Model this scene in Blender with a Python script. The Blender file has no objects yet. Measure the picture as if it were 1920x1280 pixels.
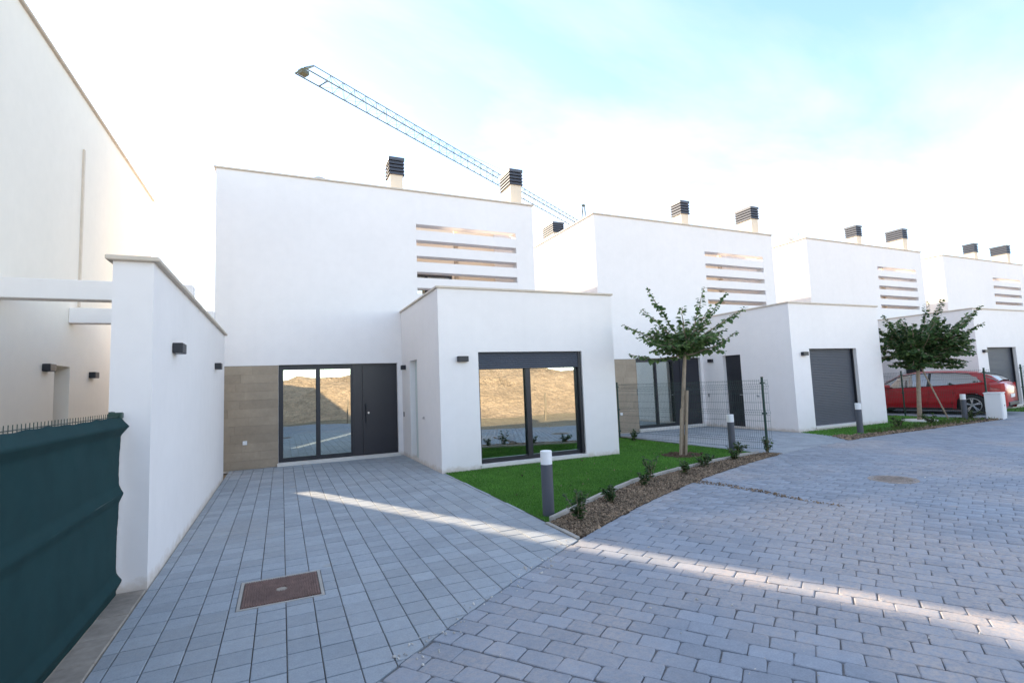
import bpy, bmesh, math, random
import numpy as np
from mathutils import Vector, Matrix
R = math.radians
rng = np.random.default_rng(7); random.seed(7)
sc = bpy.context.scene
C = sc.collection

# ---------------------------------------------------------------- camera
F_PX, PITCH, ROLL, YAW, CAM_H = 953.5, .08688, -.03963, .42687, 1.65
def cam_axes():
    cy, sy = math.cos(YAW), math.sin(YAW)
    fwd = np.array([sy*math.cos(PITCH), cy*math.cos(PITCH), math.sin(PITCH)])
    right = np.array([cy, -sy, 0.]); up = np.cross(right, fwd)
    c, s = math.cos(ROLL), math.sin(ROLL)
    return right*c+up*s, -right*s+up*c, fwd
AX = cam_axes()
cd = bpy.data.cameras.new('camera'); cam = bpy.data.objects.new('camera', cd); C.objects.link(cam)
m = Matrix(((AX[0][0], AX[1][0], -AX[2][0], 0), (AX[0][1], AX[1][1], -AX[2][1], 0), (AX[0][2], AX[1][2], -AX[2][2], CAM_H), (0, 0, 0, 1)))
cam.matrix_world = m
cd.sensor_fit = 'HORIZONTAL'; cd.sensor_width = 36; cd.lens = 36*F_PX/1920; cd.clip_end = 3000; cd.clip_start = .05
sc.camera = cam
def proj(p):
    d = np.asarray(p, float)-np.array([0, 0, CAM_H]); z = d@AX[2]
    return 960+F_PX*(d@AX[0])/z, 640-F_PX*(d@AX[1])/z, z

# ---------------------------------------------------------------- light
LIGHT = Vector((1, -1.985, -.99)).normalized()          # direction the sunlight travels
SUN_EL = math.asin(-LIGHT.z); SUN_AZ = math.atan2(-LIGHT.x, -LIGHT.y)   # azimuth clockwise from +Y
w = bpy.data.worlds.new('World'); sc.world = w; w.use_nodes = True
nt = w.node_tree; nt.nodes.clear()
def N(nt, t, **k):
    n = nt.nodes.new(t)
    for a, b in k.items():
        if a.startswith('i_'): n.inputs[a[2:].replace('_', ' ')].default_value = b
        else: setattr(n, a, b)
    return n
def L(nt, a, b): nt.links.new(a, b)
sky = N(nt, 'ShaderNodeTexSky', sky_type='NISHITA', sun_disc=False, sun_elevation=SUN_EL, sun_rotation=SUN_AZ, altitude=50, air_density=1.0, dust_density=.2, ozone_density=1.5)
geo = N(nt, 'ShaderNodeTexCoord'); sep = N(nt, 'ShaderNodeSeparateXYZ'); L(nt, geo.outputs['Generated'], sep.inputs[0])
zz = N(nt, 'ShaderNodeMath', operation='ADD'); L(nt, sep.outputs['Z'], zz.inputs[0]); zz.inputs[1].default_value = .12
zm = N(nt, 'ShaderNodeMath', operation='MAXIMUM'); L(nt, zz.outputs[0], zm.inputs[0]); zm.inputs[1].default_value = .06
dx_ = N(nt, 'ShaderNodeMath', operation='DIVIDE'); L(nt, sep.outputs['X'], dx_.inputs[0]); L(nt, zm.outputs[0], dx_.inputs[1])
dy_ = N(nt, 'ShaderNodeMath', operation='DIVIDE'); L(nt, sep.outputs['Y'], dy_.inputs[0]); L(nt, zm.outputs[0], dy_.inputs[1])
cmb = N(nt, 'ShaderNodeCombineXYZ'); L(nt, dx_.outputs[0], cmb.inputs[0]); L(nt, dy_.outputs[0], cmb.inputs[1])
mp = N(nt, 'ShaderNodeMapping'); mp.inputs['Rotation'].default_value = (0, 0, R(35)); mp.inputs['Scale'].default_value = (.55, 1.0, 1); mp.inputs['Location'].default_value = (5.6, 2.2, 0); L(nt, cmb.outputs[0], mp.inputs[0])
cn = N(nt, 'ShaderNodeTexNoise', i_Scale=1.15, i_Detail=7., i_Roughness=.56, i_Distortion=.35); L(nt, mp.outputs[0], cn.inputs['Vector'])
cr = N(nt, 'ShaderNodeMapRange', i_From_Min=.38, i_From_Max=.66, i_To_Min=.0, i_To_Max=.72); L(nt, cn.outputs['Fac'], cr.inputs['Value'])
# thin high cloud: the sky's own brightness, bleached of its blue
bw = N(nt, 'ShaderNodeRGBToBW'); L(nt, sky.outputs[0], bw.inputs[0])
bm_ = N(nt, 'ShaderNodeMath', operation='MULTIPLY_ADD'); L(nt, bw.outputs[0], bm_.inputs[0]); bm_.inputs[1].default_value = .95; bm_.inputs[2].default_value = .7
ccol = N(nt, 'ShaderNodeCombineColor'); 
for i_, k_ in enumerate((1.02, 1.0, .97)):
    q_ = N(nt, 'ShaderNodeMath', operation='MULTIPLY'); L(nt, bm_.outputs[0], q_.inputs[0]); q_.inputs[1].default_value = k_; L(nt, q_.outputs[0], ccol.inputs[i_])
mixs = N(nt, 'ShaderNodeMix', data_type='RGBA'); L(nt, cr.outputs[0], mixs.inputs['Factor']); L(nt, sky.outputs[0], mixs.inputs['A']); L(nt, ccol.outputs[0], mixs.inputs['B'])
bg = N(nt, 'ShaderNodeBackground', i_Strength=.11); L(nt, mixs.outputs['Result'], bg.inputs['Color'])
wo = N(nt, 'ShaderNodeOutputWorld'); L(nt, bg.outputs[0], wo.inputs['Surface'])
sd = bpy.data.lights.new('sun', 'SUN'); sd.energy = 2.6; sd.angle = R(.8); sd.color = (1, .80, .56)
sun = bpy.data.objects.new('sun', sd); C.objects.link(sun); sun.rotation_euler = LIGHT.to_track_quat('-Z', 'Y').to_euler(); sun.location = (-20, 40, 25)
sc.view_settings.view_transform = 'Standard'; sc.view_settings.look = 'None'; sc.view_settings.gamma = 1; sc.view_settings.exposure = 2.3
sc.view_settings.use_curve_mapping = False
sc.cycles.max_bounces = 8; sc.cycles.diffuse_bounces = 5; sc.cycles.glossy_bounces = 4; sc.cycles.transparent_max_bounces = 12

# ---------------------------------------------------------------- materials
MAT = {}
def mat(name, col, rough=.7, metal=0., noise=None, bump=None, spec=.5, dirt=None, coat=0., island=0.):
    """noise=(scale, amount), bump=(scale, strength, distance); dirt=(height, colour, amount); island=random brightness per piece"""
    m = bpy.data.materials.new(name); m.use_nodes = True; t = m.node_tree; b = t.nodes['Principled BSDF']
    b.inputs['Roughness'].default_value = rough; b.inputs['Metallic'].default_value = metal
    b.inputs['Specular IOR Level'].default_value = spec; b.inputs['Coat Weight'].default_value = coat
    c = (*col, 1); out = None
    tc = N(t, 'ShaderNodeNewGeometry')
    pos = tc.outputs['Position']
    rgb = N(t, 'ShaderNodeRGB'); rgb.outputs[0].default_value = c; out = rgb.outputs[0]
    def mul(sock):
        nonlocal out
        mx = N(t, 'ShaderNodeMix', data_type='RGBA', blend_type='MULTIPLY'); mx.inputs['Factor'].default_value = 1
        L(t, out, mx.inputs['A']); L(t, sock, mx.inputs['B']); out = mx.outputs['Result']
    if noise:
        for sc_, am in (noise if isinstance(noise[0], tuple) else [noise]):
            n = N(t, 'ShaderNodeTexNoise', i_Scale=sc_, i_Detail=5., i_Roughness=.6); L(t, pos, n.inputs['Vector'])
            r = N(t, 'ShaderNodeMapRange', i_From_Min=.3, i_From_Max=.7, i_To_Min=1-am, i_To_Max=1+am); L(t, n.outputs['Fac'], r.inputs['Value'])
            mul(r.outputs[0])
    if island:
        oi = N(t, 'ShaderNodeObjectInfo'); ad = N(t, 'ShaderNodeMath', operation='ADD'); L(t, oi.outputs['Random'], ad.inputs[0]); L(t, tc.outputs['Random Per Island'], ad.inputs[1])
        fr = N(t, 'ShaderNodeMath', operation='FRACT'); L(t, ad.outputs[0], fr.inputs[0])
        r = N(t, 'ShaderNodeMapRange', i_To_Min=1-island, i_To_Max=1+island); L(t, fr.outputs[0], r.inputs['Value']); mul(r.outputs[0])
    if dirt:
        h, dc, am = dirt
        s = N(t, 'ShaderNodeSeparateXYZ'); L(t, pos, s.inputs[0])
        n = N(t, 'ShaderNodeTexNoise', i_Scale=7., i_Detail=6., i_Roughness=.65); L(t, pos, n.inputs['Vector'])
        a = N(t, 'ShaderNodeMath', operation='MULTIPLY_ADD'); L(t, n.outputs['Fac'], a.inputs[0]); a.inputs[1].default_value = -h*2.2; L(t, s.outputs['Z'], a.inputs[2])
        r = N(t, 'ShaderNodeMapRange', i_From_Min=-h*.9, i_From_Max=-h*.1, i_To_Min=am, i_To_Max=0.); L(t, a.outputs[0], r.inputs['Value'])
        mx = N(t, 'ShaderNodeMix', data_type='RGBA'); L(t, r.outputs[0], mx.inputs['Factor']); L(t, out, mx.inputs['A']); mx.inputs['B'].default_value = (*dc, 1); out = mx.outputs['Result']
    L(t, out, b.inputs['Base Color'])
    if bump:
        n = N(t, 'ShaderNodeTexNoise', i_Scale=bump[0], i_Detail=4., i_Roughness=.6); L(t, pos, n.inputs['Vector'])
        bp = N(t, 'ShaderNodeBump', i_Strength=bump[1], i_Distance=bump[2]); L(t, n.outputs['Fac'], bp.inputs['Height']); L(t, bp.outputs[0], b.inputs['Normal'])
    MAT[name] = m; return m
mat('stucco', (.82, .778, .758), .85, noise=[(.6, .022), (5, .016)], bump=(160, .22, .004), spec=.2, dirt=(.11, (.54, .44, .34), .6))
def weather(m):      # faint rain streaks down the render
    t = m.node_tree; b = t.nodes['Principled BSDF']; src = b.inputs['Base Color'].links[0].from_socket; g = N(t, 'ShaderNodeNewGeometry')
    mp = N(t, 'ShaderNodeMapping'); mp.inputs['Scale'].default_value = (2.6, 2.6, .12); L(t, g.outputs['Position'], mp.inputs[0])
    n = N(t, 'ShaderNodeTexNoise', i_Scale=1.6, i_Detail=6., i_Roughness=.7); L(t, mp.outputs[0], n.inputs['Vector'])
    r = N(t, 'ShaderNodeMapRange', i_From_Min=.50, i_From_Max=.78, i_To_Min=1., i_To_Max=.978); L(t, n.outputs['Fac'], r.inputs['Value'])
    mx = N(t, 'ShaderNodeMix', data_type='RGBA', blend_type='MULTIPLY'); mx.inputs['Factor'].default_value = 1; L(t, src, mx.inputs['A']); L(t, r.outputs[0], mx.inputs['B']); L(t, mx.outputs['Result'], b.inputs['Base Color'])
weather(MAT['stucco'])
mat('bounce_warm_stucco', (.81, .755, .67), .85, noise=[(.6, .022), (5, .016)], bump=(160, .22, .004), spec=.2, dirt=(.11, (.54, .44, .34), .6)); weather(MAT['bounce_warm_stucco'])  # stucco copy with warm bounced sunlight tinted into its colour
mat('stained_concrete', (.30, .26, .22), .9, noise=[(3, .2), (14, .15)], bump=(60, .3, .004), island=.12)
mat('coping', (.60, .52, .43), .7, noise=(9, .06), bump=(60, .15, .003))
mat('anthracite', (.020, .022, .029), .42, metal=.2, noise=(3, .06))
mat('louvre', (.075, .082, .10), .5, metal=.3, noise=(3, .06))
mat('door_leaf', (.017, .018, .026), .38, noise=(2, .05))
mat('interior', (.62, .60, .56), .9)
mat('interior_floor', (.30, .25, .2), .5)
mat('curtain', (.55, .6, .58), .9)
mat('cladding', (.33, .265, .195), .6, noise=[(2.2, .10), (14, .06)], bump=(50, .15, .003), island=.09, spec=.3)
mat('grout', (.20, .18, .15), .9)
mat('sill', (.66, .63, .58), .6, noise=(8, .04))
mat('steel', (.55, .55, .56), .3, metal=.9)
mat('white_plastic', (.78, .78, .78), .4)
mat('fence_green', (.012, .045, .035), .45, metal=.1)
mat('bark', (.30, .235, .17), .9, noise=[(14, .25), (60, .15)], bump=(40, .6, .01))
mat('stake_wood', (.30, .235, .17), .85, noise=[(10, .2)], bump=(40, .3, .005))
mat('soil', (.10, .06, .035), .95, noise=[(12, .3), (60, .25)], bump=(50, .8, .02))
mat('bank_soil', (.46, .315, .20), .95, noise=[(.35, .2), (2.2, .25), (9, .3)], bump=(5, 1., .2))
mat('verge_soil', (.25, .19, .12), .95, noise=[(.5, .2), (4, .2)], bump=(14, .6, .03))
mat('chips', (.19, .135, .088), .95, noise=(3, .25), island=.75)
mat('concrete', (.36, .34, .31), .85, noise=[(5, .08), (40, .06)], bump=(80, .25, .003), island=.08)
mat('grass_blade', (.10, .245, .036), .6, noise=[(1.6, .16), (.5, .10), (7, .10)], island=.38, spec=.25)
mat('turf_base', (.06, .14, .022), .9, noise=(20, .2))
mat('rust_iron', (.20, .125, .105), .75, metal=.3, noise=[(18, .3), (4, .15)], bump=(120, .3, .002))
mat('crane_paint', (.13, .155, .125), .5)
mat('car_paint', (.40, .005, .015), .28, coat=.5)
mat('tyre', (.018, .018, .02), .85)
mat('rim', (.55, .56, .58), .3, metal=.85)
mat('black_trim', (.012, .012, .014), .5)
mat('tail_light', (.40, .01, .012), .4)
mat('joint_sand', (.17, .155, .135), .95, noise=[(1.3, .5), (40, .25)])
mat('joint_dark', (.17, .165, .165), .95, noise=[(.8, .45), (30, .25)])
mat('cream_stucco', (.74, .63, .50), .85, bump=(160, .2, .004), spec=.2)

def paver_mat(name, base, isl, dust, dust_amt, seed, rough=.72, patch=None):
    m = mat(name, base, rough, noise=[(1.1, .06), (16, .07), (90, .12)], bump=(70, .35, .004), island=isl, spec=.35)
    t = m.node_tree; b = t.nodes['Principled BSDF']; src = b.inputs['Base Color'].links[0].from_socket
    g = N(t, 'ShaderNodeNewGeometry')
    mp = N(t, 'ShaderNodeMapping'); mp.inputs['Location'].default_value = (seed, seed*2, 0); L(t, g.outputs['Position'], mp.inputs[0])
    n1 = N(t, 'ShaderNodeTexNoise', i_Scale=.42, i_Detail=6., i_Roughness=.62); L(t, mp.outputs[0], n1.inputs['Vector'])
    n2 = N(t, 'ShaderNodeTexNoise', i_Scale=26., i_Detail=5., i_Roughness=.75); L(t, g.outputs['Position'], n2.inputs['Vector'])
    r1 = N(t, 'ShaderNodeMapRange', i_From_Min=.48, i_From_Max=.68); L(t, n1.outputs['Fac'], r1.inputs['Value'])
    r2 = N(t, 'ShaderNodeMapRange', i_From_Min=.35, i_From_Max=.62); L(t, n2.outputs['Fac'], r2.inputs['Value'])
    if patch:      # dried sand tracked over one stretch of the lane
        ds = N(t, 'ShaderNodeVectorMath', operation='DISTANCE'); L(t, g.outputs['Position'], ds.inputs[0]); ds.inputs[1].default_value = (patch[0], patch[1], 0)
        pr = N(t, 'ShaderNodeMapRange', i_From_Min=patch[2], i_From_Max=.3, i_To_Min=.0, i_To_Max=.27); L(t, ds.outputs['Value'], pr.inputs['Value'])
        ap = N(t, 'ShaderNodeMath', operation='ADD'); L(t, n1.outputs['Fac'], ap.inputs[0]); L(t, pr.outputs[0], ap.inputs[1]); L(t, ap.outputs[0], r1.inputs['Value'])
    mu = N(t, 'ShaderNodeMath', operation='MULTIPLY'); L(t, r1.outputs[0], mu.inputs[0]); L(t, r2.outputs[0], mu.inputs[1])
    mu2 = N(t, 'ShaderNodeMath', operation='MULTIPLY'); L(t, mu.outputs[0], mu2.inputs[0]); mu2.inputs[1].default_value = dust_amt
    # small pale cement spots
    n3 = N(t, 'ShaderNodeTexNoise', i_Scale=3.3, i_Detail=3.); L(t, mp.outputs[0], n3.inputs['Vector'])
    r3 = N(t, 'ShaderNodeMapRange', i_From_Min=.675, i_From_Max=.74, i_To_Max=.5); L(t, n3.outputs['Fac'], r3.inputs['Value'])
    mxx = N(t, 'ShaderNodeMath', operation='MAXIMUM'); L(t, mu2.outputs[0], mxx.inputs[0]); L(t, r3.outputs[0], mxx.inputs[1])
    mx = N(t, 'ShaderNodeMix', data_type='RGBA'); L(t, mxx.outputs[0], mx.inputs['Factor']); L(t, src, mx.inputs['A']); mx.inputs['B'].default_value = (*dust, 1)
    L(t, mx.outputs['Result'], b.inputs['Base Color'])
paver_mat('drive_paver', (.295, .328, .365), .11, (.36, .34, .31), .5, 3.0)
paver_mat('road_paver', (.258, .283, .328), .11, (.46, .39, .35), .9, 11.3, patch=(5.0, 2.7, 2.6))

def glass_mat(name, refl, tint, gcol=(.95, .97, 1)):
    m = bpy.data.materials.new(name); m.use_nodes = True; t = m.node_tree; t.nodes.clear()
    g = N(t, 'ShaderNodeBsdfGlossy', i_Roughness=.0); g.inputs['Color'].default_value = (*gcol, 1)
    n = N(t, 'ShaderNodeTexNoise', i_Scale=.9, i_Detail=1.); gp = N(t, 'ShaderNodeNewGeometry'); L(t, gp.outputs['Position'], n.inputs['Vector'])
    bp = N(t, 'ShaderNodeBump', i_Strength=.03, i_Distance=.05); L(t, n.outputs['Fac'], bp.inputs['Height']); L(t, bp.outputs[0], g.inputs['Normal'])
    tr = N(t, 'ShaderNodeBsdfTransparent'); tr.inputs['Color'].default_value = (*tint, 1)
    fz = N(t, 'ShaderNodeLayerWeight', i_Blend=.25)
    r = N(t, 'ShaderNodeMapRange', i_To_Min=refl, i_To_Max=1.); L(t, fz.outputs['Fresnel'], r.inputs['Value'])
    mx = N(t, 'ShaderNodeMixShader'); L(t, r.outputs[0], mx.inputs[0]); L(t, tr.outputs[0], mx.inputs[1]); L(t, g.outputs[0], mx.inputs[2])
    o = N(t, 'ShaderNodeOutputMaterial'); L(t, mx.outputs[0], o.inputs[0]); MAT[name] = m
glass_mat('window_glass', .54, (.5, .6, .57), (.90, .98, .96))
glass_mat('car_glass', .22, (.10, .12, .13))

def leaf_mat(name, c1, c2):
    m = bpy.data.materials.new(name); m.use_nodes = True; t = m.node_tree; b = t.nodes['Principled BSDF']
    g = N(t, 'ShaderNodeNewGeometry'); r = N(t, 'ShaderNodeMix', data_type='RGBA'); L(t, g.outputs['Random Per Island'], r.inputs['Factor'])
    r.inputs['A'].default_value = (*c1, 1); r.inputs['B'].default_value = (*c2, 1)
    L(t, r.outputs['Result'], b.inputs['Base Color']); b.inputs['Roughness'].default_value = .5; b.inputs['Specular IOR Level'].default_value = .35
    tl = N(t, 'ShaderNodeBsdfTranslucent'); L(t, r.outputs['Result'], tl.inputs['Color'])
    mx = N(t, 'ShaderNodeMixShader'); mx.inputs[0].default_value = .4; L(t, b.outputs[0], mx.inputs[1]); L(t, tl.outputs[0], mx.inputs[2])
    o = [n for n in t.nodes if n.type == 'OUTPUT_MATERIAL'][0]; L(t, mx.outputs[0], o.inputs[0]); MAT[name] = m
leaf_mat('leaf', (.06, .13, .048), (.19, .28, .10))
leaf_mat('leaf_dark', (.042, .095, .04), (.13, .21, .07))
leaf_mat('shrub_leaf', (.03, .07, .025), (.09, .15, .045))
leaf_mat('weed_leaf', (.05, .10, .02), (.12, .15, .04))

# ---------------------------------------------------------------- mesh helpers
class MB:
    def __init__(s): s.v = []; s.f = []
    def add(s, vs, fs):
        o = len(s.v); s.v += [tuple(map(float, p)) for p in vs]; s.f += [tuple(i+o for i in f) for f in fs]; return s
    def box(s, x0, x1, y0, y1, z0, z1, skip=''):
        fs = {'b': (0, 3, 2, 1), 't': (4, 5, 6, 7), 'f': (0, 1, 5, 4), 'r': (1, 2, 6, 5), 'k': (2, 3, 7, 6), 'l': (3, 0, 4, 7)}
        return s.add([(x0, y0, z0), (x1, y0, z0), (x1, y1, z0), (x0, y1, z0), (x0, y0, z1), (x1, y0, z1), (x1, y1, z1), (x0, y1, z1)], [f for k, f in fs.items() if k not in skip])
    def cbox(s, x0, x1, y0, y1, z0, z1, c=.01):
        """box with all edges chamfered"""
        b = bmesh.new(); bmesh.ops.create_cube(b, size=1)
        for v in b.verts: v.co = ((x0+x1)/2+v.co.x*(x1-x0), (y0+y1)/2+v.co.y*(y1-y0), (z0+z1)/2+v.co.z*(z1-z0))
        bmesh.ops.bevel(b, geom=b.edges[:], offset=c, segments=1, affect='EDGES')
        b.verts.index_update(); s.add([v.co for v in b.verts], [[v.index for v in f.verts] for f in b.faces]); b.free(); return s
    def tube(s, pts, rad, n=6, cap=True):
        pts = [Vector(p) for p in pts]; rad = rad if hasattr(rad, '__len__') else [rad]*len(pts); rings = []
        up = None
        for i, p in enumerate(pts):
            d = (pts[min(i+1, len(pts)-1)]-pts[max(i-1, 0)]).normalized()
            if up is None: up = Vector((0, 0, 1)) if abs(d.z) < .9 else Vector((1, 0, 0))
            a = d.cross(up).normalized(); b = a.cross(d); up = b
            rings.append([p+(a*math.cos(2*math.pi*k/n)+b*math.sin(2*math.pi*k/n))*rad[i] for k in range(n)])
        fs = []
        for i in range(len(pts)-1):
            for k in range(n): fs.append((i*n+k, i*n+(k+1) % n, (i+1)*n+(k+1) % n, (i+1)*n+k))
        if cap: fs += [tuple(range(n))[::-1], tuple(range((len(pts)-1)*n, len(pts)*n))]
        return s.add([v for r in rings for v in r], fs)
    def lathe(s, prof, c=(0, 0, 0), n=24, axis='z'):
        vs = []; fs = []
        for r, h in prof:
            for k in range(n):
                a = 2*math.pi*k/n; x, y = r*math.cos(a), r*math.sin(a)
                p = (x, y, h) if axis == 'z' else (h, x, y) if axis == 'x' else (x, h, y)
                vs.append((c[0]+p[0], c[1]+p[1], c[2]+p[2]))
        for i in range(len(prof)-1):
            for k in range(n): fs.append((i*n+k, i*n+(k+1) % n, (i+1)*n+(k+1) % n, (i+1)*n+k))
        return s.add(vs, fs)
    def wall(s, u0, u1, z0, z1, holes, w0, w1, axis='y'):
        """wall slab in (u, z) with rectangular through openings, thickness w0..w1"""
        us = sorted({u0, u1, *[h[0] for h in holes], *[h[1] for h in holes]}); zs = sorted({z0, z1, *[h[2] for h in holes], *[h[3] for h in holes]})
        nu, nz = len(us), len(zs)
        solid = lambda i, j: 0 <= i < nu-1 and 0 <= j < nz-1 and not any(h[0]-1e-6 < (us[i]+us[i+1])/2 < h[1]+1e-6 and h[2]-1e-6 < (zs[j]+zs[j+1])/2 < h[3]+1e-6 for h in holes)
        P = lambda i, j, w: (us[i], w, zs[j]) if axis == 'y' else (w, us[i], zs[j])
        vs = [P(i, j, w) for w in (w0, w1) for j in range(nz) for i in range(nu)]; ix = lambda i, j, k: k*nu*nz+j*nu+i
        fs = []
        for i in range(nu-1):
            for j in range(nz-1):
                if not solid(i, j): continue
                fs.append((ix(i, j, 0), ix(i+1, j, 0), ix(i+1, j+1, 0), ix(i, j+1, 0)))
                fs.append((ix(i, j, 1), ix(i, j+1, 1), ix(i+1, j+1, 1), ix(i+1, j, 1)))
                for di, dj, a, b in ((-1, 0, (i, j), (i, j+1)), (1, 0, (i+1, j), (i+1, j+1)), (0, -1, (i, j), (i+1, j)), (0, 1, (i, j+1), (i+1, j+1))):
                    if not solid(i+di, j+dj): fs.append((ix(*a, 0), ix(*b, 0), ix(*b, 1), ix(*a, 1)))
        return s.add(vs, fs)
    def mesh(s, name, material, smooth=False):
        me = bpy.data.meshes.new(name); me.from_pydata(s.v, [], s.f)
        b = bmesh.new(); b.from_mesh(me); bmesh.ops.delete(b, geom=[v for v in b.verts if not v.link_faces], context='VERTS'); bmesh.ops.recalc_face_normals(b, faces=b.faces[:]); b.to_mesh(me); b.free()
        me.materials.append(MAT[material])
        if smooth: me.polygons.foreach_set('use_smooth', [True]*len(me.polygons))
        return me
    def build(s, name, material, parent=None, org=(0, 0, 0), smooth=False, sharp=None):
        if tuple(org) != (0, 0, 0): s.v = [(a-org[0], b-org[1], c-org[2]) for a, b, c in s.v]
        me = s.mesh(name, material, smooth or sharp is not None)
        if sharp is not None: me.set_sharp_from_angle(angle=R(sharp))
        o = bpy.data.objects.new(name, me); C.objects.link(o)
        if parent: o.parent = parent
        else: o.location = org
        return o
def np_mesh(name, V, Fc, material, smooth=False):
    V = np.asarray(V, np.float32); Fc = np.asarray(Fc, np.int32); me = bpy.data.meshes.new(name); k = Fc.shape[1]
    me.vertices.add(len(V)); me.vertices.foreach_set('co', V.ravel()); me.loops.add(Fc.size); me.loops.foreach_set('vertex_index', Fc.ravel())
    me.polygons.add(len(Fc)); me.polygons.foreach_set('loop_start', np.arange(0, Fc.size, k, dtype=np.int32))
    if smooth: me.polygons.foreach_set('use_smooth', np.ones(len(Fc), bool))
    me.update(calc_edges=True); me.materials.append(MAT[material]); return me
def link(name, me, parent=None, loc=(0, 0, 0), rot=(0, 0, 0), scale=(1, 1, 1)):
    o = bpy.data.objects.new(name, me); C.objects.link(o); o.parent = parent; o.location = loc; o.rotation_euler = rot; o.scale = scale; return o
def tag(o, label=None, cat=None, group=None, kind=None):
    if label: o['label'] = label
    if cat: o['category'] = cat
    if group: o['group'] = group
    if kind: o['kind'] = kind
    return o
def empty(name, loc, rz=0):
    o = bpy.data.objects.new(name, None); C.objects.link(o); o.location = loc; o.rotation_euler = (0, 0, rz); o.empty_display_size = .2; return o
def copy_tree(o, parent=None):
    c = o.copy(); C.objects.link(c); c.parent = parent
    for ch in list(o.children): copy_tree(ch, c)
    return c
def clip(poly, n, d):
    """keep the part of a 2D polygon with n.p <= d"""
    out = []
    for i in range(len(poly)):
        a, b = poly[i], poly[(i+1) % len(poly)]; da, db = n[0]*a[0]+n[1]*a[1]-d, n[0]*b[0]+n[1]*b[1]-d
        if da <= 0: out.append(a)
        if (da < 0 < db) or (db < 0 < da):
            t = da/(da-db); out.append((a[0]+t*(b[0]-a[0]), a[1]+t*(b[1]-a[1])))
    return out

# ---------------------------------------------------------------- plan of the ground
RC, RR = np.array([15.13, -15.25]), 23.5            # the lane is an arc, then straight
A0, A1 = math.atan2(3.12+15.25, .53-15.13), math.pi/2+.02
S1 = RR*(A0-A1)
def road_pt(s, r):
    """s along the outer lane edge, r metres in from that edge"""
    if s <= S1:
        a = A0-s/RR; return RC+np.array([math.cos(a), math.sin(a)])*(RR-r)
    a = A1; t = np.array([math.sin(a), -math.cos(a)]); return RC+np.array([math.cos(a), math.sin(a)])*(RR-r)+t*(s-S1)
ROAD_W = 5.2
def road_edge_y(x):
    if x < road_pt(S1, 0)[0]: return RC[1]+math.sqrt(max(RR*RR-(x-RC[0])**2, 0))
    p = road_pt(S1, 0); return p[1]+(x-p[0])*(-math.cos(A1)/math.sin(A1))
def sheet(name, poly, z, material, kind='structure'):
    b = MB(); b.add([(x, y, z) for x, y in poly], [tuple(range(len(poly)))]); o = b.build(name, material)
    tag(o, kind=kind); return o

# one big ground sheet with the earth bank on the far side of the lane
xs = np.unique(np.r_[np.linspace(-600, -50, 12), np.linspace(-50, 70, 121), np.linspace(70, 700, 13)]); ys = np.unique(np.r_[np.linspace(-600, -60, 10), np.linspace(-60, 5, 131), np.linspace(5, 30, 14), np.linspace(30, 900, 12)])
gx, gy = np.meshgrid(xs, ys); 
def bumps(x, y):
    h = 0
    for k, (a, b, p, q) in enumerate(((.31, .17, 1, .5), (-.22, .41, 2.2, .35), (.63, .5, .3, .22), (1.1, -.7, 4, .13), (1.9, 1.4, 1.7, .08), (3.1, -2.2, 5.1, .05))): h = h+q*np.sin(a*x+b*y+p)
    return h
t = np.clip((-2.2-gy)/8.5, 0, 1); rise = t*t*(3-2*t); far = np.clip((-gy-16)/20, 0, 1)
fade = np.clip((70-np.abs(gx-10))/30, 0, 1)
gz = -.075+rise*fade*(2.75+.40*bumps(gx, gy))*(1-.45*far)+np.clip((-gy-1.2)/2, 0, 1)*.05*bumps(gx*2.3, gy*2.7)*fade
V = np.stack([gx, gy, gz], -1).reshape(-1, 3); nx = len(xs); ii = np.arange(len(V)).reshape(len(ys), nx)
Fg = np.stack([ii[:-1, :-1], ii[:-1, 1:], ii[1:, 1:], ii[1:, :-1]], -1).reshape(-1, 4)
V[:, 2] += np.clip((-V[:, 1]-3)/4, 0, 1)*np.clip((60+V[:, 1])/20, 0, 1)*np.clip((60-abs(V[:, 0]-10))/20, 0, 1)*rng.normal(0, .10, len(V)); me = np_mesh('ground', V, Fg, 'bank_soil', True); me.materials.append(MAT['verge_soil'])
cy_ = V[Fg].mean(1)[:, 1]; me.polygons.foreach_set('material_index', (cy_ > -3.4).astype(np.int32))
tag(link('ground', me), kind='structure')

def chip_poly(h_top, h, poly, c):
    """a paver from a convex polygon: flat top, chamfered rim, sides"""
    n = len(poly); P = np.array(poly); cen = P.mean(0); D = P-cen; Ln = np.linalg.norm(D, axis=1, keepdims=True); ins = cen+D*np.maximum(1-c*1.3/np.maximum(Ln, .02), .3)
    vs = [(x, y, h_top) for x, y in ins]+[(x, y, h_top-c*.7) for x, y in P]+[(x, y, h_top-h) for x, y in P]
    fs = [tuple(range(n))]+[(n+i, n+(i+1) % n, (i+1) % n, i) for i in range(n)]+[(2*n+i, 2*n+(i+1) % n, n+(i+1) % n, n+i) for i in range(n)]
    return vs, fs
def seen(cx, cy, size):
    x, y, z = proj((cx, cy, 0))
    if z < .3 or not (-60 < x < 1980 and 500 < y < 1340): return -1.
    d2 = cx*cx+cy*cy+CAM_H**2
    return size*CAM_H/d2**1.5

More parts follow.
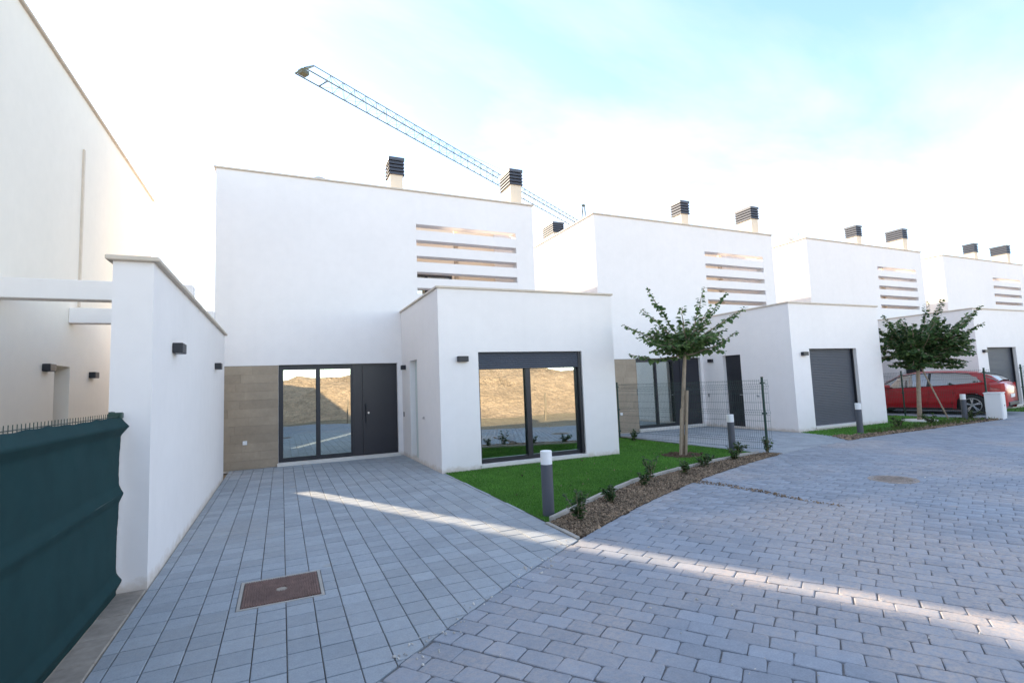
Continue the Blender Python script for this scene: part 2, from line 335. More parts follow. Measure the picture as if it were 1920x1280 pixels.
# ---- the lane of tumbled blocks
road_base = MB(); sN = [(-9+i*.75) for i in range(70)]+[60, 90, 140]
vs = []; 
for s in sN:
    for r in (0, ROAD_W): p = road_pt(s, r); vs.append((p[0], p[1], -.012))
road_base.add(vs, [(2*i, 2*i+1, 2*i+3, 2*i+2) for i in range(len(sN)-1)])
road = road_base.build('road', 'joint_dark'); tag(road, 'grey lane of tumbled paving blocks curving past the houses', kind='structure')
CW, BL = .168, .245
def tumbled(k):
    g = np.random.default_rng(k); hl, hw, c = .5, .5, 0
    a, b = .05, .075
    pts = [(-hl+a, -hw), (hl-a, -hw), (hl, -hw+b), (hl, hw-b), (hl-a, hw), (-hl+a, hw), (-hl, hw-b), (-hl, -hw+b)]
    return [(x+g.normal(0, .012), y+g.normal(0, .018)) for x, y in pts]
TV = [tumbled(k) for k in range(8)]
def block_mesh(k, l, wd, c=.006):
    return chip_poly(0, .03, [(x*l, y*wd) for x, y in TV[k]], c)
blocks = []
ns = int(30/CW)
for i in range(-40, ns):
    s = (i+.5)*CW; off = (i % 2)*.5*BL+rng.uniform(-.025, .025); nr = int(ROAD_W/BL)+1
    for j in range(-1, nr):
        r0 = max(j*BL+off, 0); r1 = min((j+1)*BL+off, ROAD_W)
        if r1-r0 < .06: continue
        if s > 12 and r1 > 4.2: continue
        p = road_pt(s, (r0+r1)/2); q = road_pt(s, r1)-road_pt(s, r0); a = math.atan2(q[1], q[0])
        wd = np.linalg.norm(road_pt(s+CW/2, (r0+r1)/2)-road_pt(s-CW/2, (r0+r1)/2))
        blocks.append((p[0], p[1], a+rng.normal(0, .008), r1-r0-.0075, wd-.0075, rng.integers(8), rng.normal(0, .0016), rng.normal(0, .006), rng.normal(0, .006)))
score = np.array([seen(b[0], b[1], b[3]*b[4]) for b in blocks]); order = np.argsort(-score); top = set(order[:300].tolist())
unit = [link_ for link_ in range(8)]
bmesh_data = []
for k in range(8):
    b = MB(); b.add(*block_mesh(k, BL-.009, CW-.012)); bmesh_data.append(b.mesh('paving_block', 'road_paver'))
VS, FS, o = [], [], 0; FQ = []; FO = []
for n, b in enumerate(blocks):
    x, y, a, l, wd, k, dz, t1, t2 = b
    if n in top:
        link('paving_block', bmesh_data[k], road, (x, y, dz), (t1, t2, a), (l/(BL-.009), wd/(CW-.012), 1)); continue
    vs, fs = block_mesh(k, l, wd); v = np.array(vs); ca, sa = math.cos(a), math.sin(a)
    vv = np.stack([x+v[:, 0]*ca-v[:, 1]*sa, y+v[:, 0]*sa+v[:, 1]*ca, v[:, 2]+dz+v[:, 0]*t2-v[:, 1]*t1], -1)
    VS.append(vv)
    T = [(0, 1, 2, 3), (0, 3, 4, 7), (4, 5, 6, 7)]
    FS += [[q+o for q in f] for f in T]+[[q+o for q in f] for f in fs[1:]]; o += len(vv)
me = np_mesh('paving_blocks', np.concatenate(VS), np.array(FS), 'road_paver'); tag(link('paving_blocks', me, road), kind='stuff')

# ---- driveways of square pavers
def driveway(name, x0, x1, ytop, label, ntop, hole=None, phase=(.03, 3.31), pieces=300):
    P = .2025
    poly = [(x0, ytop)]+[(x, road_edge_y(x)-.0) for x in np.linspace(x0, x1, 24)]+[(x1, ytop)]
    b = MB(); b.add([(x, y, -.016) for x, y in poly], [tuple(range(len(poly)))]); d = b.build(name, 'joint_sand'); tag(d, label, kind='structure')
    sq = []
    i0 = math.floor((x0-phase[0])/P); i1 = math.ceil((x1-phase[0])/P)
    for i in range(i0, i1):
        ya = phase[1]+P*math.floor((min(road_edge_y(x0), road_edge_y(x1))-phase[1])/P)-P
        g = .0035; gy = .005; y = ya; colshift = rng.normal(0, .012)
        while y < ytop:
            a, bb = max(phase[0]+i*P, x0)+g, min(phase[0]+(i+1)*P, x1)-g; c, e = y+gy+colshift, min(y+P-gy+colshift, ytop-.003)
            y += P
            if bb-a < .02 or e-c < .02: continue
            pl = [(a, c), (bb, c), (bb, e), (a, e)]
            xm = (a+bb)/2; ye = road_edge_y(xm); sl = (road_edge_y(xm+.05)-road_edge_y(xm-.05))/.1
            nn = np.array([sl, -1.])/math.hypot(sl, 1); pl2 = clip(pl, nn, nn@np.array([xm, ye])-.006)
            if len(pl2) < 3: continue
            extra = []
            if hole:
                hx0, hx1, hy0, hy1 = hole
                if a < hx1 and bb > hx0 and c < hy1 and e > hy0:
                    if c < hy0: extra.append((a, bb, c, hy0))
                    if e > hy1: extra.append((a, bb, hy1, e))
                    c2, e2 = max(c, hy0), min(e, hy1)
                    if a < hx0: extra.append((a, hx0, c2, e2))
                    if bb > hx1: extra.append((hx1, bb, c2, e2))
                    for xa, xb, yc, yd in extra:
                        if xb-xa > .012 and yd-yc > .012: sq.append(([(xa, yc), (xb, yc), (xb, yd), (xa, yd)], False, seen((xa+xb)/2, (yc+yd)/2, (xb-xa)*(yd-yc))))
                    continue
            whole = len(pl2) == 4 and abs(bb-a-(P-2*g)) < 1e-4 and abs(e-c-(P-2*gy)) < 1e-4 and pl2 == pl
            A = (bb-a)*(e-c); sq.append((pl2, whole, seen((a+bb)/2, (c+e)/2, A)))
    sco = np.array([q[2] for q in sq]); tp = set(np.argsort(-sco)[:ntop].tolist()) if ntop else set()
    u = MB(); h = P/2-g; u.add(*chip_poly(0, .03, [(-h, -h+.0015), (h, -h+.0015), (h, h-.0015), (-h, h-.0015)], .004)); um = u.mesh('paver', 'drive_paver')
    rest = MB()
    for n, (pl, whole, s) in enumerate(sq):
        cx = sum(p[0] for p in pl)/len(pl); cy = sum(p[1] for p in pl)/len(pl); dz = rng.normal(0, .0011); tx, ty = rng.normal(0, .0035, 2)
        if n in tp and s > 0:
            if whole: link('paver', um, d, (cx, cy, dz), (tx, ty, 0))
            else:
                q = MB(); q.add(*chip_poly(0, .03, [(x-cx, y-cy) for x, y in pl], .004)); link('paver', q.mesh('paver', 'drive_paver'), d, (cx, cy, dz), (tx, ty, 0))
        else:
            vs, fs = chip_poly(dz, .03, pl, .004); rest.add([(x, y, z+(x-cx)*ty+(y-cy)*tx) for x, y, z in vs], fs)
    if rest.v: tag(rest.build('paver_field', 'drive_paver', d), kind='stuff')
    return d
MH = (-.33, .33, 4.63, 5.30)
driveway('driveway', -1.075, 2.86, 13.24, 'grey driveway of square pavers with the rusty cover, left of the lawn', 300, MH)
D2 = 10.63
driveway('driveway', 9.42, 2.83+D2, 13.49, 'grey paved driveway behind the green mesh fence', 0)
driveway('driveway', 20.9, 3.0+2*D2, 13.75, 'grey paved driveway under the red car', 0)

# ---- manhole cover in the driveway
mh = empty('manhole_cover', (0, 4.965, 0)); tag(mh, 'square rusty ribbed iron cover set in the driveway pavers', 'manhole cover')
b = MB(); b.wall(-.325, .325, -.33, .33, [(-.3, .3, -.305, .305)], 0, 1)
b.v = [(x, z, -.02+y*.021) for x, y, z in b.v]; b.build('surround', 'concrete', mh)
b = MB(); b.box(-.295, .295, -.3, .3, -.02, -.004)
for i in range(30):
    x = -.28+i*.0193
    if abs(x) < .04: b.box(x-.0045, x+.0045, -.285, -.05, -.004, .006); b.box(x-.0045, x+.0045, .05, .285, -.004, .006)
    else: b.box(x-.0045, x+.0045, -.285, .285, -.004, .006)
b.build('cover', 'rust_iron', mh)
b = MB(); b.lathe([(.0, .001), (.04, .001), (.045, -.003)], (0, 0, 0), 14); b.build('lifting_eye', 'stained_concrete', mh)

# ---- concrete footing under the screened fence, and the edging stones
foot = empty('fence_footing', (-1.17, 2, 0)); tag(foot, 'pale stained concrete footing strip under the green screened fence', 'footing')
y = -1.0
while y < 5.5:
    e = min(y+.4, 5.56); b = MB(); b.cbox(-.16, .092, y-2+.003, e-2-.003, -.06, .012+rng.normal(0, .002), .006); b.build('footing_slab', 'stained_concrete', foot); y += .4

KERB = [(2.97, 5.6), (3.8, 6.12), (4.96, 6.80), (5.8, 7.14), (6.69, 7.41), (7.6, 7.64), (8.49, 7.82), (9.3, 7.95)]
def curve_at(pts, x):
    return float(np.interp(x, [p[0] for p in pts], [p[1] for p in pts]))
def edging(name, pts, label, wd=.055, seg=.5, z0=-.08, z1=.055, material='concrete'):
    root = empty(name, (pts[0][0], pts[0][1], 0)); tag(root, label, 'kerb'); P = np.array(pts); d = np.r_[0, np.cumsum(np.hypot(*np.diff(P, axis=0).T))]
    s = 0
    while s < d[-1]-.05:
        e = min(s+seg, d[-1]); a = np.array([np.interp(s, d, P[:, 0]), np.interp(s, d, P[:, 1])]); c = np.array([np.interp(e, d, P[:, 0]), np.interp(e, d, P[:, 1])])
        mid = (a+c)/2; an = math.atan2(*(c-a)[::-1]); ln = np.linalg.norm(c-a); q = MB(); q.cbox(-ln/2+.003, ln/2-.003, -wd/2, wd/2, z0, z1+rng.normal(0, .005), .007)
        link('kerb_stone', q.mesh('kerb_stone', material), root, (mid[0]-pts[0][0], mid[1]-pts[0][1], 0), (rng.normal(0, .03), rng.normal(0, .008), an)); s = e
    return root
edging('lawn_kerb', KERB, 'curved pale concrete kerb between the lawn and the flower bed')
edging('bed_kerb', [(2.90, 4.86), (2.90, 5.57)], 'short low concrete kerb at the pointed end of the flower bed', z1=.008, seg=.36)
edging('drive_kerb', [(2.89, 5.60), (2.89, 9.78)], 'flush grey paver edging between driveway and lawn', wd=.05, seg=.6, z1=.004, material='drive_paver')

# ---- lawn of artificial turf
EXT = (2.85, 7.05, 9.8, 13.25)
def lawn_sheet(name, poly, label):
    o = sheet(name, poly, -.004, 'turf_base'); tag(o, label); return o
lawn_poly = [(2.92, 9.79)]+[(2.92, 5.62)]+[(x, y+.02) for x, y in KERB]+[(9.36, 8.5), (9.05, 12.9), (7.08, 12.9), (7.08, 9.79)]
lawn = lawn_sheet('lawn', lawn_poly, 'bright green lawn round the young tree in front of the first house')
def in_poly(px, py, poly):
    r = np.zeros(len(px), bool); n = len(poly)
    for i in range(n):
        (x1, y1), (x2, y2) = poly[i], poly[(i+1) % n]
        c = ((y1 > py) != (y2 > py)) & (px < (x2-x1)*(py-y1)/((y2-y1) if y2 != y1 else 1e-9)+x1); r ^= c
    return r
def grass(name, poly, dens, h, label, excl=(), material='grass_blade', wdt=.0035):
    P = np.array(poly); lo, hi = P.min(0), P.max(0); n = int((hi-lo).prod()*dens); x = rng.uniform(lo[0], hi[0], n); y = rng.uniform(lo[1], hi[1], n)
    k = in_poly(x, y, poly)
    for cx, cy, rr in excl: k &= (x-cx)**2+(y-cy)**2 > rr*rr
    d = np.hypot(x, y); k &= rng.uniform(0, 1, n) < np.clip((8/np.maximum(d, 1))**1.6, .12, 1)
    x, y = x[k], y[k]; n = len(x); sc_ = np.clip(np.hypot(x, y)/8, 1, 2.6); a = rng.uniform(0, 2*np.pi, n); hh = h*rng.uniform(.6, 1.25, n); ln = rng.normal(0, .45, (n, 2))*hh[:, None]; ww = wdt*sc_
    z0 = np.full(n, -.004); A = np.stack([x-ww*np.cos(a), y-ww*np.sin(a), z0], -1); B = np.stack([x+ww*np.cos(a), y+ww*np.sin(a), z0], -1); T = np.stack([x+ln[:, 0], y+ln[:, 1], hh], -1)
    V = np.stack([A, B, T], 1).reshape(-1, 3); me = np_mesh(name, V, np.arange(3*n).reshape(-1, 3), material); o = link(name, me); tag(o, label, 'grass', kind='stuff'); return o
grass('turf', lawn_poly, 9000, .026, 'short dense green turf of the lawn in front of the first house', [(7.95, 8.77, .42)])
# ---- flower bed with bark chips
bed_poly = [(2.93, 5.56)]+[(x, y-.03) for x, y in KERB[1:]]+[(9.5, 7.93), (9.62, road_edge_y(9.62)+.01)]+[(x, road_edge_y(x)+.01) for x in np.linspace(9.4, 2.95, 14)]
o = sheet('flower_bed', bed_poly, -.006, 'soil'); tag(o, 'narrow bed of brown soil between the lawn kerb and the lane')
def chips(name, poly, n, label, size=(.008, .022), material='chips'):
    P = np.array(poly); lo, hi = P.min(0), P.max(0); x = rng.uniform(lo[0], hi[0], n*6); y = rng.uniform(lo[1], hi[1], n*6); k = in_poly(x, y, poly); x, y = x[k][:n], y[k][:n]; n = len(x)
    s = rng.uniform(size[0], size[1], n)*np.where(rng.uniform(0, 1, n) < .06, 1.8, 1); a = rng.uniform(0, 6.28, n); el = rng.uniform(.45, 1, n)
    cu = np.array([(-1, -1, -1), (1, -1, -1), (1, 1, -1), (-1, 1, -1), (-.6, -.7, 1), (.7, -.6, 1), (.6, .7, 1), (-.7, .6, 1)], float); v = cu[None]*s[:, None, None]*np.stack([np.ones(n), el, el*.6], -1)[:, None]
    v += rng.normal(0, .18, v.shape)*s[:, None, None]
    tl = rng.normal(0, .5, n); X = v[..., 0]*np.cos(a)[:, None]-v[..., 1]*np.sin(a)[:, None]; Y = v[..., 0]*np.sin(a)[:, None]+v[..., 1]*np.cos(a)[:, None]; Z = v[..., 2]+v[..., 0]*np.sin(tl)[:, None]
    V = np.stack([X+x[:, None], Y+y[:, None], Z+rng.uniform(0, .012, n)[:, None]], -1).reshape(-1, 3)
    f = np.array([(4, 5, 6, 7), (0, 1, 5, 4), (1, 2, 6, 5), (2, 3, 7, 6), (3, 0, 4, 7)]); Fc = (np.arange(n)[:, None, None]*8+f[None]).reshape(-1, 4)
    o = link(name, np_mesh(name, V, Fc, material)); tag(o, label, 'mulch', kind='stuff')
chips('bark_chips', bed_poly, 17000, 'brown bark chips and gravel covering the narrow flower bed', (.005, .014))
ring = [(7.95+.42*math.cos(a), 8.77+.42*math.sin(a)) for a in np.linspace(0, 6.28, 18)[:-1]]
o = sheet('tree_pit', ring, .0, 'soil'); tag(o, 'round patch of dark soil at the foot of the young tree')
chips('pit_soil', ring, 500, 'dark clods of soil round the foot of the young tree', (.01, .028), 'soil')
# second lawn strip and bed in front of the second house
lawn2 = [(2.9+D2, 10.05), (13.15, 8.95), (14.2, 8.68), (17.5, 8.78), (20.3, 8.95), (20.55, 9.3), (20.55, 12.8), (7.1+D2, 12.8), (7.1+D2, 10.05)]
lawn_sheet('lawn', lawn2, 'green lawn strip in front of the shuttered garage of the second house')
grass('turf', lawn2, 5000, .03, 'green turf in front of the shuttered garage of the second house', [(18.75, 9.7, .35)])
bed2 = [(13.2, 8.93), (14.2, 8.66), (17.5, 8.76), (20.3, 8.93), (20.6, 8.5), (20.6, road_edge_y(20.6)+.01), (17, road_edge_y(17)+.01), (14, road_edge_y(14)+.01), (12.6, road_edge_y(12.6)+.01)]
o = sheet('flower_bed', bed2, -.006, 'soil'); tag(o, 'strip of bare earth and weeds under the second tree')
chips('bark_chips', bed2, 2500, 'brown chips on the earth strip under the second tree', (.012, .03))
grass('weeds', [(14.6, 8.5), (20.4, 8.5), (20.4, 9.3), (14.6, 9.0)], 700, .09, 'scruffy low weeds along the earth strip under the second tree', material='weed_leaf', wdt=.012)
lawn3 = [(3.0+2*D2, 10.35), (24.3, 9.1), (34, 9.1), (34, 10.35)]
lawn_sheet('lawn', lawn3, 'far green lawn strip in front of the third house')
grass('turf', lawn3, 2500, .035, 'far green turf in front of the third house')
# paving shoulders between lawn and lane that join the far driveways
sheet('pavement', [(20.6, road_edge_y(20.6)), (20.6, 8.95), (24.3, 9.1), (60, 9.1), (60, road_edge_y(60))], -.010, 'drive_paver')['label'] = 'grey paved strip along the far end of the lane'

# ---------------------------------------------------------------- houses
ORG = (2.8, 13.25, 0)
def wall_lamp(parent, org, p, face, L_=.22, name='wall_lamp'):
    """small rectangular up-down lamp; face = outward normal axis"""
    b = MB(); x, y, z = p; h = .055; d = .10
    if face == '-y': b.cbox(x-L_/2, x+L_/2, y-d, y-.001, z-h, z+h, .006)
    elif face == '-x': b.cbox(x-d, x-.001, y-L_/2, y+L_/2, z-h, z+h, .006)
    else: b.cbox(x+.001, x+d, y-L_/2, y+L_/2, z-h, z+h, .006)
    return b.build(name, 'anthracite', parent, org)
def coping_ring(b, x0, x1, y0, y1, z, wd=.36, o=.045, t=.045, back=True):
    b.cbox(x0-o, x1+o, y0-o, y0-o+wd, z, z+t, .008)
    b.cbox(x0-o, x0-o+wd, y0-o+wd+.001, y1+o, z, z+t, .008); b.cbox(x1+o-wd, x1+o, y0-o+wd+.001, y1+o, z, z+t, .008)
    if back: b.cbox(x0-o+wd+.001, x1+o-wd-.001, y1+o-wd, y1+o, z, z+t, .008)
def chimney(root, x0, x1, y0, dep, zb, zt, cap_h):
    b = MB(); b.box(x0+.045, x1-.045, y0+.045, y0+dep-.045, zb, zt-cap_h+.02); ch = b.build('chimney', 'cream_stucco', root, ORG)
    n = 5; h = cap_h/n
    for i in range(n):
        z0 = zt-cap_h+i*h; b = MB(); q = .03
        pr = [(0, z0), (q, z0+h*.86)]                      # slat leans inwards as it rises
        out = [(x0, y0), (x1, y0), (x1, y0+dep), (x0, y0+dep)]; inn = [(x0+q, y0+q), (x1-q, y0+q), (x1-q, y0+dep-q), (x0+q, y0+dep-q)]
        if i == n-1: b.box(x0, x1, y0, y0+dep, z0, z0+h*.9)
        else:
            vs = [(x, y, z0) for x, y in out]+[(x, y, z0+h*.80) for x, y in inn]+[(x+(q if x < (x0+x1)/2 else -q)*.5, y+(q if y < y0+dep/2 else -q)*.5, z0-.006) for x, y in out]
            b.add(vs, [(k, (k+1) % 4, 4+(k+1) % 4, 4+k) for k in range(4)]+[(8+k, 8+(k+1) % 4, (k+1) % 4, k) for k in range(4)])
        o_ = b.build('louvre_slat', 'louvre', ch, ORG)
    b = MB(); b.box(x0+.06, x1-.06, y0+.06, y0+dep-.06, zt-cap_h+.021, zt-.04); b.build('louvre_core', 'black_trim', ch, ORG)

def house(k, off, top, ext_top, label, variant):
    ox, oy, oz = off
    root = empty('house', (ORG[0]+ox, ORG[1]+oy, oz)); tag(root, label, 'house', 'white houses in the row')
    X0, X1, Y0, Y1, T = -1.4, 6.86, 13.25, 21.6, top
    E0, E1, EY, ET = 2.85, 7.05, 9.8, ext_top
    DO = (-.07, 2.73, .07, 2.36); SL = (3.31, 6.28, 4.20, 6.11)
    dz = top-7.0
    SL = (SL[0], SL[1], SL[2]+dz, SL[3]+dz)
    b = MB(); b.wall(X0, X1, -.05, T, [DO, SL], Y0, Y0+.3)
    b.box(X0, X0+.3, Y0+.3, Y1, -.05, T); b.box(X1-.3, X1, Y0+.3, Y1, -.05, T); b.box(X0+.3, X1-.3, Y1-.3, Y1, -.05, T)
    b.build('wall', 'stucco', root, ORG)
    # terrace behind the slats, open to the sky
    b = MB(); b.box(2.9, 3.1, Y0+.3, 15.8, 3.72, T-.002); b.wall(3.1, X1-.3, 3.72, T-.002, [(3.35, 5.05, 3.8, 5.32)], 15.6, 15.8)
    b.build('terrace_wall', 'cream_stucco', root, ORG)
    b = MB(); b.box(X0+.3, 2.9, Y0+.3, Y1-.3, T-.55, T-.45); b.box(2.9, X1-.3, 15.8, Y1-.3, T-.55, T-.45); b.build('roof', 'concrete', root, ORG)
    b = MB(); b.box(3.1, X1-.3, Y0+.3, 15.6, 3.6, 3.72); b.build('terrace_floor', 'sill', root, ORG)
    wn = MB(); wn.wall(3.36, 5.04, 3.81, 5.31, [(3.42, 4.16, 3.87, 5.22), (4.24, 4.98, 3.87, 5.22)], 15.63, 15.70); wn = wn.build('terrace_window', 'anthracite', root, ORG)
    for x in (3.425, 4.245): b = MB(); b.box(x, x+.73, 15.66, 15.668, 3.875, 5.215); b.build('pane', 'window_glass', wn, ORG)
    b = MB(); b.box(3.4, 5.0, 15.74, 15.75, 3.85, 5.24); b.build('blind', 'white_plastic', wn, ORG)
    # horizontal slats
    for i in range(4):
        z1 = SL[3]-.16-i*.437; b = MB(); b.cbox(SL[0]-.02, SL[1]+.02, Y0+.004, Y0+.296, z1-.277, z1, .006); b.build('slat', 'stucco', root, ORG)
    b = MB(); b.cbox(4.55, 4.67, 13.75, 13.87, 3.72, T-.05, .01); b.build('terrace_post', 'cream_stucco', root, ORG)
    # extension
    if variant == 'window': OP = (3.68, 6.17, .09, 2.37)
    else: OP = (3.60, 5.80, .09, 2.38)
    SD = (11.64, 12.36, .03, 2.35)
    b = MB(); b.wall(E0, E1, -.05, ET, [OP], EY, EY+.28); b.wall(EY+.28, Y0-.003, -.05, ET, [SD], E0, E0+.25, 'x'); b.box(E1-.25, E1, EY+.28, Y0-.003, -.05, ET)
    b.build('extension_wall', 'stucco', root, ORG)
    b = MB(); b.box(E0+.25, E1-.25, EY+.28, Y0-.003, ET-.45, ET-.38); b.build('extension_roof', 'concrete', root, ORG)
    b = MB(); o_ = .04
    b.cbox(E0-o_, E1+o_, EY-o_, EY+.3, ET, ET+.045, .008); b.cbox(E0-o_, E0+.3, EY+.301, Y0-.004, ET, ET+.045, .008); b.cbox(E1-.3, E1+o_, EY+.301, Y0-.004, ET, ET+.045, .008)
    b.build('extension_coping', 'coping', root, ORG)
    b = MB(); coping_ring(b, X0, X1, Y0, Y1, T); b.build('coping', 'coping', root, ORG)
    # interior seen through the glass
    b = MB(); b.box(X0+.3, X1-.3, Y0+.3, 18, -.02, .065); b.box(E0+.25, E1-.25, EY+.28, Y0-.003, -.02, .065); b.build('floor', 'interior_floor', root, ORG)
    b = MB(); b.box(X0+.3, X1-.3, Y0+.31, 18.1, 2.7, 2.8); b.box(X0+.3, X1-.3, 18, 18.1, .065, 2.7); b.build('room', 'interior', root, ORG)
    # front door and sliding window
    fr = MB(); yq = Y0+.10; fr.wall(DO[0]+.002, 1.63, DO[2], DO[3]-.002, [(.03, .76, .17, 2.24), (.86, 1.575, .17, 2.24)], yq, yq+.08)
    fr.box(.775, .845, yq-.02, yq, .12, 2.28); fr.box(.0, 1.6, yq-.022, yq-.001, .075, .12)
    win = fr.build('sliding_window', 'anthracite', root, ORG)
    for xa, xb in ((.032, .758), (.862, 1.573)): b = MB(); b.box(xa, xb, yq+.03, yq+.038, .172, 2.238); b.build('pane', 'window_glass', win, ORG)
    b = MB()
    for i in range(12): b.box(.9+i*.055, .93+i*.055, yq+.45+.02*(i % 2), yq+.46+.02*(i % 2), .1, 2.3)
    b.build('curtain', 'curtain', win, ORG)
    b = MB(); b.box(1.632, 2.728, yq, yq+.05, DO[2], DO[3]-.002)
    b.cbox(1.86, 2.69, yq-.028, yq-.001, .10, 2.30, .006)
    dr = b.build('door', 'door_leaf', root, ORG)
    b = MB(); b.tube([(1.93, yq-.07, .85), (1.93, yq-.07, 1.35)], .013, 8); b.tube([(1.93, yq-.07, .9), (1.93, yq-.028, .9)], .008, 6); b.tube([(1.93, yq-.07, 1.3), (1.93, yq-.028, 1.3)], .008, 6); b.build('handle', 'anthracite', dr, ORG)
    b = MB(); b.lathe([(.0, -.012), (.024, -.012), (.026, 0)], (2.0, yq-.029, 1.12), 12, 'y'); b.build('lock', 'steel', dr, ORG)
    b = MB(); b.cbox(DO[0]-.03, DO[1]+.03, Y0-.09, Y0+.098, -.02, .069, .008); b.build('threshold', 'sill', root, ORG)
    # stone cladding left of the door, laid in staggered courses
    b = MB(); b.box(X0+.002, DO[0]-.004, Y0-.008, Y0-.001, 0, 2.35); cl = b.build('cladding', 'grout', root, ORG)
    g = np.random.default_rng(40+k); z = 0.
    while z < 2.34:
        h = min(.195, 2.35-z); x = X0+.002-g.uniform(0, .9)
        while x < DO[0]-.006:
            e = x+1.0; a, c = max(x, X0+.002)+.001, min(e, DO[0]-.004)-.001
            if c-a > .03: b = MB(); b.cbox(a, c, Y0-.022-g.uniform(0, .0012), Y0-.009, z+.001, z+h-.001, .0015); b.build('cladding_tile', 'cladding', cl, ORG)
            x = e
        z += .195
    if variant == 'window':
        # big two-leaf window with its roller shutter part lowered
        y = EY+.12; fr = MB(); fr.wall(OP[0]+.002, OP[1]-.002, OP[2]+.002, OP[3]-.002, [(3.74, 4.80, .18, 2.30), (4.90, 6.08, .18, 2.30)], y, y+.09)
        fr.box(4.79, 4.90, y-.03, y-.001, .12, 2.05); fr.box(3.70, 4.84, y-.02, y-.001, .10, .165)
        win = fr.build('sliding_window', 'anthracite', root, ORG)
        for xa, xb in ((3.742, 4.798), (4.902, 6.078)): b = MB(); b.box(xa, xb, y+.04, y+.048, .182, 2.298); b.build('pane', 'window_glass', win, ORG)
        b = MB()
        for i in range(8):
            z0 = 2.02+i*.043; b.add([(3.70, y-.045, z0), (6.15, y-.045, z0), (6.15, y-.068, z0+.006), (3.70, y-.068, z0+.006), (3.70, y-.058, z0+.033), (6.15, y-.058, z0+.033), (3.70, y-.045, z0+.041), (6.15, y-.045, z0+.041)], [(0, 1, 2, 3), (3, 2, 5, 4), (4, 5, 7, 6)])
        b.box(3.70, 6.15, y-.044, y-.034, 2.015, 2.366); sh = b.build('roller_shutter', 'louvre', root, ORG)
        for xa, xb in ((6.10, 6.166), (3.684, 3.699)): b = MB(); b.box(xa, xb, y-.075, y-.001, .10, 2.36); b.build('shutter_guide', 'anthracite', sh, ORG)
        b = MB()
        b.cbox(OP[0]-.02, OP[1]+.02, EY-.03, EY+.118, .02, .088, .006); b.build('sill', 'sill', root, ORG)
    else:
        y = EY+.16; b = MB(); n = 46; st = (OP[3]-OP[2]-.01)/n
        for i in range(n):
            z0 = OP[2]+.005+i*st; b.add([(OP[0]+.004, y, z0), (OP[1]-.004, y, z0), (OP[1]-.004, y-.007, z0+st*.25), (OP[0]+.004, y-.007, z0+st*.25), (OP[0]+.004, y-.007, z0+st*.8), (OP[1]-.004, y-.007, z0+st*.8), (OP[0]+.004, y, z0+st), (OP[1]-.004, y, z0+st)], [(0, 1, 2, 3), (3, 2, 5, 4), (4, 5, 7, 6)])
        b.box(OP[0]+.004, OP[1]-.004, y+.001, y+.02, OP[2]+.004, OP[3]-.004); sh = b.build('roller_shutter', 'louvre', root, ORG)
        for xa, xb in ((OP[1]-.05, OP[1]-.003), (OP[0]+.003, OP[0]+.03)): b = MB(); b.box(xa, xb, y-.06, y-.013, OP[2]+.003, OP[3]-.003); b.build('shutter_guide', 'anthracite', sh, ORG)
        b = MB(); b.cbox(OP[0]-.02, OP[1]+.02, EY-.03, EY+.14, .02, .088, .006); b.build('sill', 'sill', root, ORG)
    # side door of the extension
    b = MB(); b.box(E0+.13, E0+.17, SD[0]+.003, SD[1]-.003, SD[2], SD[3]-.003); 
    sdm = 'curtain' if variant == 'window' else 'door_leaf'
    o_ = b.build('side_door', sdm, root, ORG)
    b = MB(); b.tube([(E0+.13, 11.72, 1.05), (E0+.08, 11.72, 1.05), (E0+.08, 11.83, 1.05)], .009, 6); b.build('handle', 'steel', o_, ORG)
    wall_lamp(root, ORG, (3.33, EY, 2.23), '-y'); wall_lamp(root, ORG, (E0, 12.86, 2.22), '-x', .18)
    b = MB(); b.cbox(E0-.018, E0-.001, 13.05, 13.09, .98, 1.10, .004); b.build('doorbell', 'black_trim', root, ORG)
    b = MB(); b.cbox(E0-.02, E0-.001, 11.05, 11.12, 1.0, 1.05, .004); b.tube([(E0-.02, 11.03, 1.02), (E0-.05, 11.03, 1.02)], .012, 8); b.build('outdoor_tap', 'steel', root, ORG)
    b = MB(); b.cbox(-.81, -.72, Y0-.045, Y0-.024, .55, .64, .004); b.build('socket', 'white_plastic', root, ORG)
    # chimneys with louvred caps
    chimney(root, 2.68, 3.12, 13.62, .55, T-.5, T+1.10, .50)
    chimney(root, 6.34, 6.80, 13.66, .80, T-.5, T+1.30, .50)
    if k == 1: chimney(root, -.45, .10, 17.6, .95, T-.5, T+1.25, .45)
    return root
house(0, (0, 0, 0), 7.0, 3.67, 'nearest white house with beige cladding and a two-leaf window', 'window')
house(1, (D2, .27, .02), 7.08, 3.72, 'second white house, behind the young tree and the mesh fence', 'garage')
house(2, (2*D2, .52, .03), 7.24, 3.86, 'third white house in the row, behind the red car', 'garage')
house(3, (3*D2, .76, .03), 7.33, 3.92, 'farthest white house in the row, at the right edge', 'garage')

